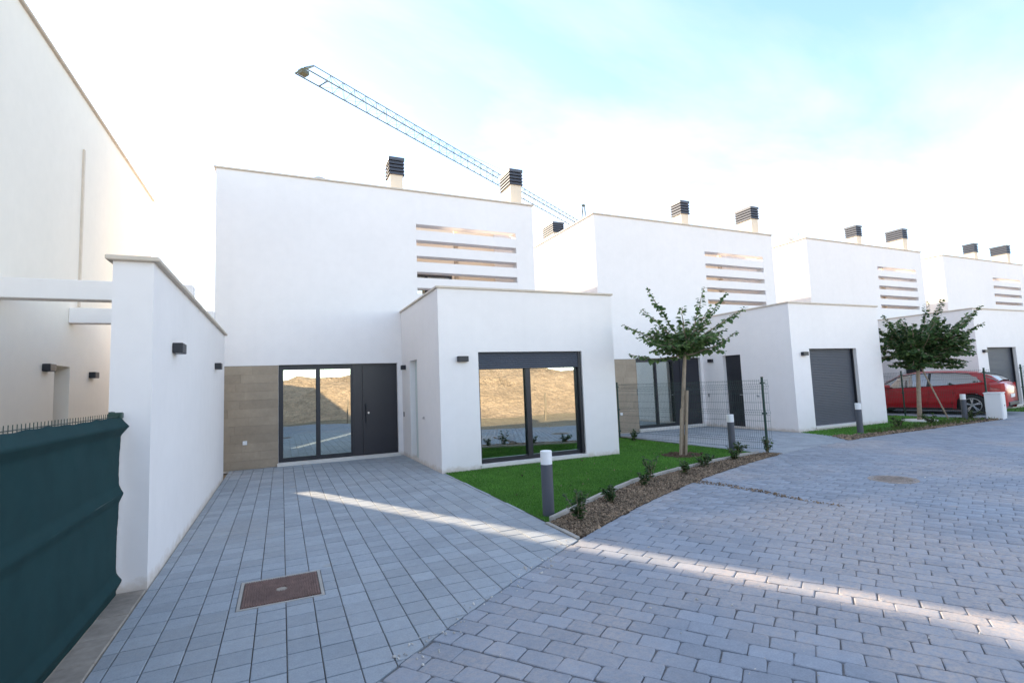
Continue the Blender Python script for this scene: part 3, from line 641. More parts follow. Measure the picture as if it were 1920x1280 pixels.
# satellite dishes on the roofs
mat('dish_grey', (.36, .38, .42), .5)
def dish(loc, rz, label):
    r = empty('satellite_dish', loc, rz); tag(r, label, 'satellite dish', 'satellite dishes on the roofs')
    b = MB(); prof = [(.02+.36*i/6, .10*(i/6)**2) for i in range(7)]; b.lathe(prof+[(.385, .10), (.37, .085)], (0, 0, 0), 24)
    b.v = [(x, -z*.9-.08+y*.35, .95+y*.92) for x, y, z in [(p[0], p[1], p[2]) for p in b.v]]; b.build('reflector', 'dish_grey', r, smooth=True)
    b = MB(); b.tube([(0, .02, 0), (0, .02, .95)], .022, 8); b.build('mast', 'steel', r)
    b = MB(); b.tube([(0, -.2, .62), (0, -.55, .95)], .012, 6); b.box(-.03, .03, -.6, -.53, .92, 1.0); b.build('feed_arm', 'steel', r)
dish((1.05, 15.2, 6.58), .5, 'white satellite dish just above the parapet of the nearest house')
dish((20.25, 15.0, 6.82), .9, 'white satellite dish between the second and third houses')

# ---------------------------------------------------------------- neighbouring house and wall on the left
nb = empty('house', (-7, 9, 0)); tag(nb, 'tall blank white house wall at the left edge', 'house'); NO = (-7, 9, 0)
NX = -3.2
b = MB(); b.wall(1.0, 16.24, -.05, 7.03, [(10.07, 10.70, 0, 2.25)], NX-.3, NX, 'x'); b.box(-11, NX-.3, 15.9, 16.24, -.05, 7.03); b.box(-11, -10.7, 1.3, 15.9, -.05, 7.03); b.box(-11, NX-.3, 1.0, 1.3, -.05, 7.03)
b.build('wall', 'bounce_warm_stucco', nb, NO)
b = MB(); b.box(-10.7, NX-.3, 1.3, 15.9, 6.5, 6.6); b.build('roof', 'sill', nb, NO)
b = MB(); coping_ring(b, -11, NX, 1.0, 16.24, 7.03, o=.05); b.build('coping', 'coping', nb, NO)
b = MB(); b.box(NX+.001, NX+.03, 10.93, 10.985, 3.3, 6.1); b.build('joint_strip', 'coping', nb, NO)
b = MB(); b.box(NX-.24, NX-.2, 10.072, 10.698, 0.0, 2.248); b.build('side_door', 'sill', nb, NO)
wall_lamp(nb, NO, (NX, 9.72, 2.19), '+x', .22); wall_lamp(nb, NO, (NX, 11.72, 2.15), '+x', .22)

bw_ = empty('boundary_wall', (-1.235, 8.8, 0)); BO = (-1.235, 8.8, 0); tag(bw_, 'free-standing white wall with stone coping beside the driveway', 'wall')
b = MB(); b.box(-1.39, -1.08, 5.58, 12.0, -.05, 2.92); b.build('wall', 'stucco', bw_, BO)
b = MB(); b.cbox(-1.44, -1.03, 5.53, 12.05, 2.92, 2.965, .008); b.build('coping', 'coping', bw_, BO)
for y in (6.62, 10.45): wall_lamp(bw_, BO, (-1.08, y, 2.205), '+x', .24)
for y, lb in ((8.12, 'nearer of the two white beams between the left house and the wall'), (10.55, 'farther of the two white beams between the left house and the wall')):
    b = MB(); b.cbox(NX+.002, -1.38, y, y+.22, 2.968, 3.22, .008); b.cbox(-1.378, -1.12, y+.002, y+.218, 2.968, 3.218, .008)
    o = b.build('pergola_beam', 'stucco', None, (-2.2, y, 2.97)); tag(o, lb, 'beam', 'pergola beams on the left')
b = MB(); b.box(-3.19, -1.41, 15.0, 15.2, -.05, 2.75); o = b.build('streak_stop_wall', 'stucco', None, (-2.3, 15.1, 0)); tag(o, 'unseen white wall added in the passage to cut off the sun streak', 'wall')  # unseen, added to trim where the sun streak begins on the driveway

# ---------------------------------------------------------------- fences
def mesh_panel(b, p0, p1, z0, z1, step=.05, wire=.0026, folds=(), spikes=.0, hz=.2):
    p0, p1 = np.array(p0), np.array(p1); L_ = np.linalg.norm(p1-p0); d = (p1-p0)/L_; n = np.array([d[1], -d[0]])
    def bar(a, c, r):
        a, c = Vector(a), Vector(c); b.tube([a, c], r, 4, False)
    prof = [(z0, 0)]
    for f in folds: prof += [(f-.05, 0), (f, .035), (f+.05, 0)]
    prof += [(z1+spikes, 0)]
    k = int(L_/step)
    for i in range(k+1):
        q = p0+d*(i*step); b.tube([(q[0]+n[0]*o, q[1]+n[1]*o, z) for z, o in prof], wire, 3, False)
    zs = [z for z in np.arange(z0+.02, z1+.001, hz) if not any(abs(z-f) < .06 for f in folds)]+[z1]
    for f in folds: zs += [f-.05, f+.05]
    for z in zs: bar((*p0, z), (*p1, z), wire*1.15)
    for f in folds: bar((p0[0]+n[0]*.035, p0[1]+n[1]*.035, f), (p1[0]+n[0]*.035, p1[1]+n[1]*.035, f), wire*1.15)
def post(p, h, r=.026):
    b = MB(); b.lathe([(r, -.02), (r, h-.02), (r*1.15, h-.02), (r*1.15, h), (0, h+.004)], (p[0], p[1], 0), 12)
    for z in (.2, h*.5, h-.15): b.box(p[0]-.04, p[0]+.04, p[1]-.034, p[1]+.034, z, z+.035)
    return b
def mesh_fence(p0, p1, h, label, posts, over=.12):
    r = empty('mesh_fence', (*p0, 0)); tag(r, label, 'fence', 'green wire mesh fences'); O = (*p0, 0)
    d = (np.array(p1)-np.array(p0)); d = d/np.linalg.norm(d)
    b = MB(); mesh_panel(b, np.array(p0)-d*over, p1, .05, h-.08, folds=(.25, .85, 1.42), spikes=.03); b.build('mesh_panel', 'fence_green', r, O)
    for q in posts: post(q, h).build('post', 'fence_green', r, O)
mesh_fence((9.60, 7.95), (9.0, 12.45), 1.63, 'green wire mesh fence beside the young tree, with a tall post', [(9.60, 7.95), (9.0, 12.45)])
mesh_fence((21.25, 8.98), (20.55, 12.6), 1.63, 'green wire mesh fence in front of the red car', [(21.25, 8.98), (20.75, 11.2)])
mesh_fence((24.55, 9.3), (29, 9.35), 1.70, 'green wire mesh fence at the far right in front of the third house', [(24.55, 9.3), (26.8, 9.32)])
# near fence with green shade cloth tied over it
sf = empty('screened_fence', (-1.29, 3, 0)); tag(sf, 'wire mesh fence covered with dark green shade cloth in the left foreground', 'fence'); SO = (-1.29, 3, 0)
FOLD = (.13, .86, 1.43)
b = MB(); mesh_panel(b, (-1.29, -1.0), (-1.29, 5.50), .04, 1.52, folds=FOLD, spikes=.03); b.build('mesh_panel', 'fence_green', sf, SO)
for y in (.5, 3.0, 5.47): 
    b = MB(); b.lathe([(.024, -.02), (.024, 1.56), (0, 1.565)], (-1.34, y, 0), 12); b.build('post', 'fence_green', sf, SO)
b = MB(); b.cbox(-1.36, -1.26, 5.43, 5.50, 1.50, 1.555, .008); b.build('post_clamp', 'fence_green', sf, SO)
ny, nz = 220, 90; V = []; 
for j in range(nz+1):
    z = .02+(1.512-.02)*j/nz; bul = sum(max(0, 1-abs(z-f)/.075)*q_ for f, q_ in zip(FOLD, (.04, .032, .05)))
    for i in range(ny+1):
        y = -1+6.485*i/ny
        rip = .004*math.sin(y*3.1+z*2)+.002*math.sin(y*9.3+1.3+z*5)*math.sin(z*4)+.001*math.sin(y*17+z*11)+.006*math.sin((z-.13)*8.2)*math.sin(y*1.7+.6)
        edge = max(0, (y-5.3)/.2); yy = y+edge*(.004*math.sin(z*41)+.003*math.sin(z*97)+.03*(bul/.05)**2)
        V.append((-1.29+.012+bul+rip, yy, z+(.004*math.sin(y*5.3)+.003*math.sin(y*21) if j == nz else 0)))
ii = np.arange(len(V)).reshape(nz+1, ny+1); Fc = np.stack([ii[:-1, :-1], ii[:-1, 1:], ii[1:, 1:], ii[1:, :-1]], -1).reshape(-1, 4)
mc = mat('shade_cloth', (.013, .045, .048), .9, noise=[(1.2, .12), (6, .08)], spec=.2)
t = mc.node_tree; bs = t.nodes['Principled BSDF']; wv = N(t, 'ShaderNodeTexWave', i_Scale=75., i_Distortion=.6); wv.bands_direction = 'Z'; wg = N(t, 'ShaderNodeNewGeometry'); L(t, wg.outputs['Position'], wv.inputs['Vector'])
wv2 = N(t, 'ShaderNodeTexWave', i_Scale=75., i_Distortion=.6); wv2.bands_direction = 'Y'; L(t, wg.outputs['Position'], wv2.inputs['Vector']); ad = N(t, 'ShaderNodeMath', operation='ADD'); L(t, wv.outputs['Fac'], ad.inputs[0]); L(t, wv2.outputs['Fac'], ad.inputs[1])
bp = N(t, 'ShaderNodeBump', i_Strength=.35, i_Distance=.004); L(t, ad.outputs[0], bp.inputs['Height']); L(t, bp.outputs[0], bs.inputs['Normal'])
me = np_mesh('shade_cloth', np.array(V)-np.array(SO), Fc, 'shade_cloth', True); cl = link('shade_cloth', me, sf); sm = cl.modifiers.new('thick', 'SOLIDIFY'); sm.thickness = .003

# ---------------------------------------------------------------- bollard lights
def bollard(p, label, rot=0):
    r = empty('bollard_light', (p[0], p[1], 0)); tag(r, label, 'bollard', 'bollard lights along the lane')
    b = MB(); b.lathe([(.0, .64), (.072, .64), (.075, .637), (.075, .0), (.075, -.03)], n=32); b.build('post', 'bollard_paint', r, sharp=40)
    b = MB(); b.lathe([(0, .812), (.066, .812), (.074, .804), (.074, .643), (.06, .641)], n=32); b.build('diffuser', 'white_plastic', r, sharp=40)
mat('bollard_paint', (.075, .082, .10), .5, noise=(4, .05))
bollard((3.07, 5.84), 'nearest grey bollard light with white top at the lawn corner')
bollard((9.23, 8.56), 'grey bollard light with white top beside the young tree and mesh fence')
bollard((14.28, 8.85), 'grey bollard light with white top in front of the shuttered garage')
bollard((19.95, 9.05), 'grey bollard light with white top beside the rear wheel of the car')
# utility cabinet
uc = empty('utility_cabinet', (20.85, 8.62, 0), .25); tag(uc, 'low white utility cabinet standing at the rear of the red car', 'cabinet')
b = MB(); b.cbox(-.33, .33, -.2, .2, -.02, .80, .012); b.cbox(-.35, .35, -.22, .22, .80, .83, .008); b.build('case', 'white_plastic', uc)
b = MB(); b.cbox(-.29, .29, -.212, -.201, .08, .76, .004); b.build('door', 'white_plastic', uc)
b = MB(); b.lathe([(0, -.224), (.02, -.224), (.02, -.213)], (0, 0, .42), 10, 'y'); b.build('lock', 'anthracite', uc)

# ---------------------------------------------------------------- trees
def leaf_quad(base, d, up, l, wd, V, Fc):
    d = d.normalized(); s = d.cross(up)
    if s.length < 1e-4: s = Vector((1, 0, 0))
    s.normalize(); n = s.cross(d); o = len(V); m1 = base+d*l*.35; m2 = base+d*l*.72
    V += [base, m1+s*wd*.5+n*wd*.10, m2+s*wd*.40+n*wd*.08, base+d*l-n*l*.12, m2-s*wd*.40+n*wd*.08, m1-s*wd*.5+n*wd*.10, m1, m2]
    Fc += [(o, o+6, o+5, o+5), (o, o+1, o+6, o+6), (o+6, o+1, o+2, o+7), (o+6, o+7, o+4, o+5), (o+7, o+2, o+3, o+3), (o+7, o+3, o+4, o+4)]
def tree(loc, trunk_pts, trunk_r, branches, leaf_l, spacing, label, seed, material, extra):
    g = random.Random(seed); root = empty('tree', loc); tag(root, label, 'tree')
    b = MB(); b.tube(trunk_pts, trunk_r, 10); b.build('trunk', 'bark', root, smooth=True)
    bb = MB(); V, Fc = [], []
    for p0, p1, sag, dens in branches:
        p0, p1 = Vector(p0), Vector(p1); n = 7; pts = []
        for i in range(n+1):
            t = i/n; p = p0.lerp(p1, t); p.z += sag*math.sin(math.pi*t); p += Vector((g.gauss(0, .012), g.gauss(0, .012), g.gauss(0, .01))); pts.append(p)
        bb.tube(pts, [.017*(1-.8*i/n)+.003 for i in range(n+1)], 5)
        L_ = (p1-p0).length; k = max(3, int(L_/spacing*dens))
        for q in range(k):
            t = .12+.9*(q+.5)/k; t = min(t, 1.0); f = t*n; i = min(int(f), n-1); p = pts[i].lerp(pts[i+1], f-i); ax = (pts[i+1]-pts[i]).normalized()
            for sd in (1, -1, g.choice((1, -1))):
                if g.random() < .08: continue
                sv = ax.cross(Vector((0, 0, 1))).normalized()*sd; d = (sv*g.uniform(.5, 1.)+ax*g.uniform(.1, .7)+Vector((0, 0, g.uniform(-.75, .2)))+Vector((g.gauss(0, .2), g.gauss(0, .2), 0)))
                sz = leaf_l*g.uniform(.65, 1.15)*(1-.35*max(0, t-.75)/.25); st = p+d.normalized()*.025
                leaf_quad(st, d, Vector((g.gauss(0, .35), g.gauss(0, .35), 1)), sz, sz*.74, V, Fc)
    bb.build('branches', 'bark', root, smooth=True)
    F2 = [tuple(dict.fromkeys(f)) for f in Fc]; me = bpy.data.meshes.new('crown'); me.from_pydata([tuple(v) for v in V], [], F2); me.materials.append(MAT[material]); o = link('crown', me, root); tag(o, kind='stuff')
    extra(root); return root
cr_, sr_ = math.cos(YAW), math.sin(YAW)
def vp(u, z, dpt):    # u to the right as the camera looks, dpt away from the camera
    return (u*cr_+dpt*sr_, -u*sr_+dpt*cr_, z)
g = random.Random(5); K = 84.6
def t1(px, py): return (px-1279)/K+.068*(853-py)/K, (853-py)/K
br = []
fork = lambda: vp(.22+g.uniform(-.04, .04), 2.15+g.uniform(0, .25), g.uniform(-.05, .05))
for px, py, dp in [(1217, 538, .15), (1198, 582, -.3), (1170, 606, .1), (1187, 634, -.5), (1187, 663, .25), (1325, 540, .1), (1352, 560, -.25), (1402, 582, .2), (1370, 632, -.3), (1240, 610, .7), (1300, 600, .8), (1262, 585, -.6), (1310, 590, -.75), (1240, 650, -.55), (1335, 640, .55), (1280, 640, -.4)]:
    u, z = t1(px, py); br.append((fork(), vp(u, z, dp), -.10 if z < 2.8 else -.02, 1.0))
for a in range(44):
    an = g.uniform(0, 6.28); rr = g.uniform(.35, .95); br.append((fork(), (rr*math.cos(an)+.2, rr*math.sin(an)-.08, g.uniform(2.25, 3.0-.2*rr)), .03, 1.05))
def ex1(r):
    for u, h in ((.06, 1.40), (-.05, 1.0)):
        b = MB(); b.tube([vp(u, -.05, -.06), vp(u+.09*h, h, -.06)], .032, 8); b.build('stake', 'stake_wood', r)
tree((7.95, 8.77, 0), [vp(0, -.05, 0), vp(.045, .6, 0), vp(.12, 1.3, 0), vp(.185, 1.9, .01), vp(.225, 2.3, 0)], [.052, .045, .042, .04, .03], br, .128, .05, 'young tree with long leafy whips, staked on the lawn', 3, 'leaf', ex1)
g = random.Random(9); K = 54.6; T2 = (18.75, 9.72)
br = []
def t2(px, py): return (px-1711)/56.5+.103*(787-py)/56.5, (787-py)/56.5
fork = lambda: vp(.13+g.uniform(-.05, .05), 1.75+g.uniform(0, .4), g.uniform(-.06, .06))
for px, py, dp in [(1648, 592, .1), (1655, 640, -.2), (1664, 683, .2), (1725, 572, .0), (1764, 566, .2), (1830, 580, .1), (1812, 615, -.3), (1800, 658, .2), (1680, 610, .6), (1765, 600, -.7), (1740, 680, .3), (1780, 690, -.2), (1690, 688, -.2)]:
    u, z = t2(px, py); br.append((fork(), vp(u, z, dp), -.03, 1.5))
for a in range(80):
    an = g.uniform(0, 6.28); rr = g.uniform(.55, 1.35); br.append((fork(), (rr*math.cos(an)+.36, rr*math.sin(an)-.06, g.uniform(1.75, 3.35)), .06, 1.25))
for a in range(70):      # outer twigs that round the crown off
    an = g.uniform(0, 6.28); el = g.uniform(-.25, 1.1); q = g.uniform(.85, 1.05); e = Vector((1.35*q*math.cos(an)*math.cos(el)+.40, -.08+1.35*q*math.sin(an)*math.cos(el), 2.25+1.05*q*math.sin(el))); st_ = Vector((.1, 0, 2.2)).lerp(e, g.uniform(.45, .7)); br.append((st_, e, .04, 1.4))
def ex2(r):
    b = MB(); b.tube([vp(.14, 1.75, -.1), vp(.80, .05, -.15)], .022, 8); b.build('stake', 'stake_wood', r)
    b = MB(); b.lathe([(0, .05), (.44, .05), (.47, .04), (.47, -.02)], (0, 0, 0), 24); b.build('root_collar', 'sill', r, sharp=40)
tree((T2[0], T2[1], 0), [vp(0, -.05, 0), vp(.05, .7, 0), vp(.10, 1.4, 0), vp(.15, 2.1, 0)], [.07, .06, .055, .04], br, .15, .06, 'dense dark green tree in front of the red car', 4, 'leaf_dark', ex2)

# ---------------------------------------------------------------- shrubs
def shrub(p, h, sp, n, label, seed):
    g = random.Random(seed); r = empty('shrub', (p[0], p[1], 0)); tag(r, label, 'shrub', 'small shrubs in the flower bed'); b = MB(); V, Fc = [], []
    for i in range(n):
        an = g.uniform(0, 6.28); q = sp*g.uniform(.3, 1); e = Vector((q*math.cos(an), q*math.sin(an), h*g.uniform(.5, 1))); s = Vector((g.gauss(0, .012), g.gauss(0, .012), -.02)); mdl = s.lerp(e, .5)+Vector((0, 0, .03))
        b.tube([s, mdl, e], [.005, .004, .002], 5)
        for k in range(24):
            t = g.uniform(.15, 1.05); pt = s.lerp(mdl, t*2) if t < .5 else mdl.lerp(e, t*2-1); d = Vector((g.gauss(0, 1), g.gauss(0, 1), g.uniform(-.3, .8))); l = g.uniform(.04, .075)
            leaf_quad(pt, d, Vector((g.gauss(0, .4), g.gauss(0, .4), 1)), l, l*.6, V, Fc)
    b.build('stems', 'bark', r); me = bpy.data.meshes.new('foliage'); me.from_pydata([tuple(v) for v in V], [], [tuple(dict.fromkeys(f)) for f in Fc]); me.materials.append(MAT['shrub_leaf']); tag(link('foliage', me, r), kind='stuff')
for i, (p, h, sp, n, lb) in enumerate([((3.25, 5.42), .36, .17, 11, 'tallest small shrub, at the pointed end of the flower bed'), ((4.12, 5.98), .22, .15, 9, 'low shrub against the kerb, second from the bed point'),
    ((5.2, 6.62), .24, .12, 6, 'sparse shrub leaning over the middle of the lawn kerb'), ((5.55, 6.90), .42, .16, 7, 'thin straggly shrub rising beside the kerb, mid bed'), ((6.40, 7.02), .22, .14, 8, 'low shrub in the bed in front of the young tree'),
    ((7.2, 7.35), .24, .2, 10, 'spreading dark shrub on the kerb right of the young tree'), ((8.25, 7.62), .26, .17, 9, 'shrub in front of the bollard by the mesh fence'), ((9.0, 8.2), .24, .2, 8, 'shrub at the foot of the bollard by the mesh fence'),
    ((9.45, 7.85), .36, .13, 7, 'upright small shrub by the near post of the mesh fence'), ((8.85, 11.6), .3, .2, 12, 'round bush at the far post of the mesh fence'), ((9.2, 10.0), .3, .12, 7, 'small shrub behind the young tree at the mesh fence')]):
    shrub(p, h, sp, n, lb, 20+i)
for i, (x, lb) in enumerate([(16.2, 'leafy weed clump left of the second tree'), (20.2, 'weedy shrub between the bollard and the white cabinet'), (18.0, 'low weed clump just left of the second tree foot')]): shrub((x, 8.95+.05*i), .3, .28, 12, lb, 60+i)

# ---------------------------------------------------------------- red car
def lerp_tab(tab, x): return [float(np.interp(x, [t[0] for t in tab], [t[i] for t in tab])) for i in range(1, len(tab[0]))]
CA = R(101); car = empty('car', (22.02+.85*math.sin(CA)+1.38*1.13*math.cos(CA), 9.72-.85*math.cos(CA)+1.38*1.13*math.sin(CA), .0), CA); car.scale = (1.13, 1.04, 1.05); tag(car, 'red hatchback parked nose-in beside the third house', 'car')
# local x forward (length 4.45), y to the left, z up;   x, half width, belt z, hood/deck z
BODY = [(-2.16, .64, .84, .86), (-2.11, .76, .98, 1.0), (-1.98, .82, 1.06, 1.08), (-1.7, .87, 1.08, 1.09), (-1.0, .90, 1.01, 1.02), (0, .90, .94, .95), (.9, .90, .90, .92), (1.25, .89, .88, .90), (1.7, .86, .79, .83), (2.0, .80, .68, .72), (2.18, .66, .56, .60), (2.23, .55, .50, .52)]
WX = (-1.38, 1.32); WR = .345
xs_ = np.unique(np.r_[np.linspace(-2.16, 2.23, 70), [w_+d for w_ in WX for d in np.linspace(-.39, .39, 17)]]); V = []; nsec = 9
for x in xs_:
    hw, zb, zt = lerp_tab(BODY, x); z0 = .20+(.12 if abs(x) > 2.1 else 0)
    for w_ in WX:
        if abs(x-w_) < .39: z0 = max(z0, .33+math.sqrt(.39**2-(x-w_)**2))
    z0 = min(z0, zb-.08)
    sec = [(hw*.965, z0), (hw*.985, z0+.03), (hw, z0+(zb-z0)*.35), (hw*.985, z0+(zb-z0)*.60), (hw*.992, z0+(zb-z0)*.78), (hw*.955, zb), (hw*.90, zt), (hw*.5, zt+.025), (0, zt+.035)]
    V += [(x, y, z) for y, z in sec]+[(x, -y, z) for y, z in sec[-2::-1]]
nr = 2*nsec-1; ii = np.arange(len(V)).reshape(-1, nr); Fc = [tuple(q) for q in np.stack([ii[:-1, :-1], ii[1:, :-1], ii[1:, 1:], ii[:-1, 1:]], -1).reshape(-1, 4)]+[tuple(ii[0]), tuple(ii[-1][::-1])]
b = MB(); b.add(V, Fc); b.build('body', 'car_paint', car, sharp=38)
b = MB(); b.box(-2.0, 2.0, -.78, .78, .16, .62); b.build('underbody', 'black_trim', car)
# greenhouse: x, half width at the belt, belt z, half width at roof, roof z
GH = [(-2.02, .76, 1.07, .60, 1.12), (-1.85, .78, 1.08, .60, 1.29), (-1.6, .80, 1.07, .60, 1.40), (-1.0, .84, 1.01, .605, 1.465), (-.4, .85, .97, .62, 1.49), (.1, .85, .955, .62, 1.48), (.5, .84, .93, .61, 1.40), (.85, .83, .92, .62, 1.20), (1.2, .81, .90, .66, .97)]
xg = np.linspace(-2.02, 1.2, 40); V = []; Vr = []
for x in xg:
    a, zb, c, zr = lerp_tab(GH, x); sec = [(a, zb-.02), (a-(a-c)*.45, zb+(zr-zb)*.52), (c+.03, zr-.04)]; V += [(x, y, z) for y, z in sec]+[(x, -y, z) for y, z in sec[::-1]]
    sr = [(c+.06, zr-.06), (c+.02, zr-.015), (c*.6, zr+.012), (0, zr+.02)]; Vr += [(x, y, z) for y, z in sr]+[(x, -y, z) for y, z in sr[-2::-1]]
ii = np.arange(len(V)).reshape(-1, 6); b = MB(); b.add(V, [tuple(q) for q in np.stack([ii[:-1, :-1], ii[1:, :-1], ii[1:, 1:], ii[:-1, 1:]], -1)[:, [0, 1, 3, 4]].reshape(-1, 4)]); b.build('side_windows', 'car_glass', car, sharp=60)
nr = 7; ii = np.arange(len(Vr)).reshape(-1, nr); Q = np.stack([ii[:-1, :-1], ii[1:, :-1], ii[1:, 1:], ii[:-1, 1:]], -1); xm = (xg[:-1]+xg[1:])/2
rf = (xm > -1.5) & (xm < .15)
b = MB(); b.add(Vr, [tuple(q) for q in Q[rf].reshape(-1, 4)]+[tuple(q) for q in Q[~rf][:, [0, 5]].reshape(-1, 4)]); b.build('roof', 'car_paint', car, sharp=50)
b = MB(); b.add(Vr, [tuple(q) for q in Q[(~rf) & (xm > 0)][:, 1:5].reshape(-1, 4)]); b.build('windscreen', 'car_glass', car, sharp=60)
b = MB(); b.add(Vr, [tuple(q) for q in Q[(~rf) & (xm < 0)][:, 1:5].reshape(-1, 4)]); b.build('rear_window', 'car_glass', car, sharp=60)
for sd in (1, -1):
    def strip(xa, xb, wtop, material, nm):
        pts = []
        for x, t in ((xa, 0), (xb, 1)):
            a, zb, c, zr = lerp_tab(GH, x); y = a+(c+.03-a)*t; z = zb+(zr-.04-zb)*t; pts.append((x, (y+.006)*sd, z))
        (xa_, ya, za), (xb_, yb, zb_) = pts; q = wtop; b = MB(); b.add([(xa_-q, ya, za), (xa_+q, ya, za), (xb_+q*.7, yb, zb_), (xb_-q*.7, yb, zb_)], [(0, 1, 2, 3)]); o = b.build(nm, material, car); md = o.modifiers.new('thick', 'SOLIDIFY'); md.thickness = .012; md.offset = 0
    strip(-.32, -.36, .045, 'black_trim', 'door_pillar'); strip(-1.85, -1.42, .17, 'car_paint', 'rear_pillar')
    # chrome belt line and roof drip
    b = MB(); b.tube([(x, (lerp_tab(GH, x)[0]+.012)*sd, lerp_tab(GH, x)[1]+.004) for x in np.linspace(-1.4, .95, 12)], .009, 5); b.build('belt_trim', 'black_trim', car)
    b = MB(); b.tube([(x, (lerp_tab(GH, x)[2]+.062)*sd, lerp_tab(GH, x)[3]-.045) for x in np.linspace(-1.35, 1.05, 16)], .010, 5); b.build('roof_trim', 'rim', car)
    for xd in (-.95, -.33, .78):
        b = MB(); b.tube([(xd+(.05 if z < .5 else 0), (lerp_tab(BODY, xd)[0]*y_+.001)*sd, z) for y_, z in ((.99, .27), (1.0, .45), (.985, .62), (.992, .78), (.957, .93))], .004, 4); b.build('door_gap', 'black_trim', car)
    for xd in (-.72, .02): b = MB(); b.cbox(xd-.09, xd+.09, .884*sd-.012, .884*sd+.022*1, .80, .825, .006); b.build('door_handle', 'car_paint', car)
    b = MB(); b.cbox(.72, .92, .86*sd-.02 if sd > 0 else -1.03, 1.03 if sd > 0 else .02-.86, .93, 1.05, .03); b.build('wing_mirror', 'car_paint', car)
    b = MB(); b.cbox(-.9, .85, .86*sd-.03, .86*sd+.035, .19, .235, .012); b.build('sill_trim', 'black_trim', car)
    # wrap-round tail light
    TLx = [(-2.125, .70), (-2.06, .785), (-1.95, .828), (-1.84, .853), (-1.72, .868)]
    vs = [(x, (y+.012)*sd, 1.03-.015*i) for i, (x, y) in enumerate(TLx)]+[(x, (y+.016)*sd, .80+.035*i) for i, (x, y) in enumerate(TLx)]
    b = MB(); b.add(vs, [(i, i+1, i+6, i+5) for i in range(4)]); o = b.build('tail_light', 'tail_light', car); md = o.modifiers.new('thick', 'SOLIDIFY'); md.thickness = .03; md.offset = 0
    for wx in WX:
        yo = .80*sd; b = MB(); b.lathe([(.20, -.09), (.29, -.10), (.325, -.085), (WR-.012, -.03), (WR-.012, .03), (.325, .085), (.29, .10), (.20, .09)], (wx, yo, .33), 32, 'y'); wh = b.build('wheel', 'tyre', car, sharp=40)
        b = MB(); b.lathe([(.235, .06*sd), (.235, .095*sd), (.215, .097*sd), (.205, .05*sd)], (wx, yo, .33), 32, 'y'); b.lathe([(0, .085*sd), (.05, .085*sd), (.06, .05*sd)], (wx, yo, .33), 16, 'y')
        for q in range(5):
            for e in (-.13, .13):
                a = 2*math.pi*q/5+.3; ca, sa = math.cos(a+e), math.sin(a+e); b.tube([(wx+.045*math.cos(a), yo+.075*sd, .33+.045*math.sin(a)), (wx+.215*ca, yo+.082*sd, .33+.215*sa)], [.018, .015], 6)
        b.build('rim', 'rim', wh, sharp=40)
        b = MB(); b.lathe([(0, .03*sd), (.2, .03*sd)], (wx, yo, .33), 24, 'y'); b.build('brake_disc', 'black_trim', wh)
b = MB(); b.cbox(-2.19, -2.05, -.62, .62, .30, .42, .02); b.build('rear_bumper_trim', 'black_trim', car)
b = MB(); b.cbox(-2.175, -2.162, -.26, .26, .56, .67, .004); b.build('number_plate', 'white_plastic', car)

# ---------------------------------------------------------------- tower crane
cr0 = np.array([42.5, 64.75]); tip = np.array([1.2, 37.9]); d = (tip-cr0)/np.linalg.norm(tip-cr0); n = np.array([-d[1], d[0]]); LJ = np.linalg.norm(tip-cr0); ZJ = 25.0
crane = empty('tower_crane', (*cr0, 0)); tag(crane, 'turquoise lattice tower crane with a long jib behind the houses', 'crane'); CO = (*cr0, 0)
P = lambda s, o, z: (cr0[0]+d[0]*s+n[0]*o, cr0[1]+d[1]*s+n[1]*o, z)
b = MB(); w2 = .55; hh = 1.0
def bar(a, c, r=.035): b.tube([a, c], r, 4, False)
for o_ in (-w2, w2): bar(P(-1, o_, ZJ), P(LJ, o_, ZJ), .062)
bar(P(-1, 0, ZJ+hh), P(LJ-1.2, 0, ZJ+hh), .05)
st = 1.15; k = int((LJ-1)/st)
for i in range(k):
    s = i*st
    for o_ in (-w2, w2): bar(P(s, o_, ZJ), P(s+st/2, 0, ZJ+hh), .018); bar(P(s+st, o_, ZJ), P(s+st/2, 0, ZJ+hh), .018)
    bar(P(s, -w2, ZJ), P(s, w2, ZJ), .013); bar(P(s, -w2 if i % 2 else w2, ZJ), P(s+st, w2 if i % 2 else -w2, ZJ), .012)
for s in (LJ-2.0, LJ): bar(P(s, -w2, ZJ), P(s, w2, ZJ), .06)
for o_ in (-w2, w2): bar(P(LJ-1.2, 0, ZJ+hh), P(LJ, o_, ZJ), .062)
b.build('jib', 'crane_paint', crane, CO)
b = MB(); b.box(-.3, .3, -.25, .25, -.15, .15); b.v = [P(LJ-.3+x, y, ZJ+z) for x, y, z in b.v]; b.build('jib_end_pulley', 'crane_paint', crane, CO)
b = MB(); b.box(-.6, .6, -.45, .45, -.45, -.1); b.v = [P(1.2+x, y, ZJ+z) for x, y, z in b.v]; b.build('trolley', 'crane_paint', crane, CO)
b = MB()
bw2 = .6
for sx in (-1, 1):
    for sy in (-1, 1): bar(P(sx*bw2, sy*bw2, 0), P(sx*bw2, sy*bw2, ZJ), .08)
for i in range(int(ZJ/1.2)):
    z = i*1.2
    for sx in (-1, 1): bar(P(sx*bw2, -bw2, z), P(sx*bw2, bw2, z+1.2), .03); bar(P(-bw2, sx*bw2, z), P(bw2, sx*bw2, z+1.2), .03)
b.build('mast', 'crane_paint', crane, CO)
b = MB()
for sx in (-1, 1):
    for sy in (-1, 1): bar(P(sx*.5, sy*.45, ZJ), P(0, sy*.12, ZJ+3.9), .06)
b.box(-.25, .25, -.2, .2, 3.8, 4.05); b.v = b.v[:-8]+[P(x, y, ZJ+z) for x, y, z in b.v[-8:]]
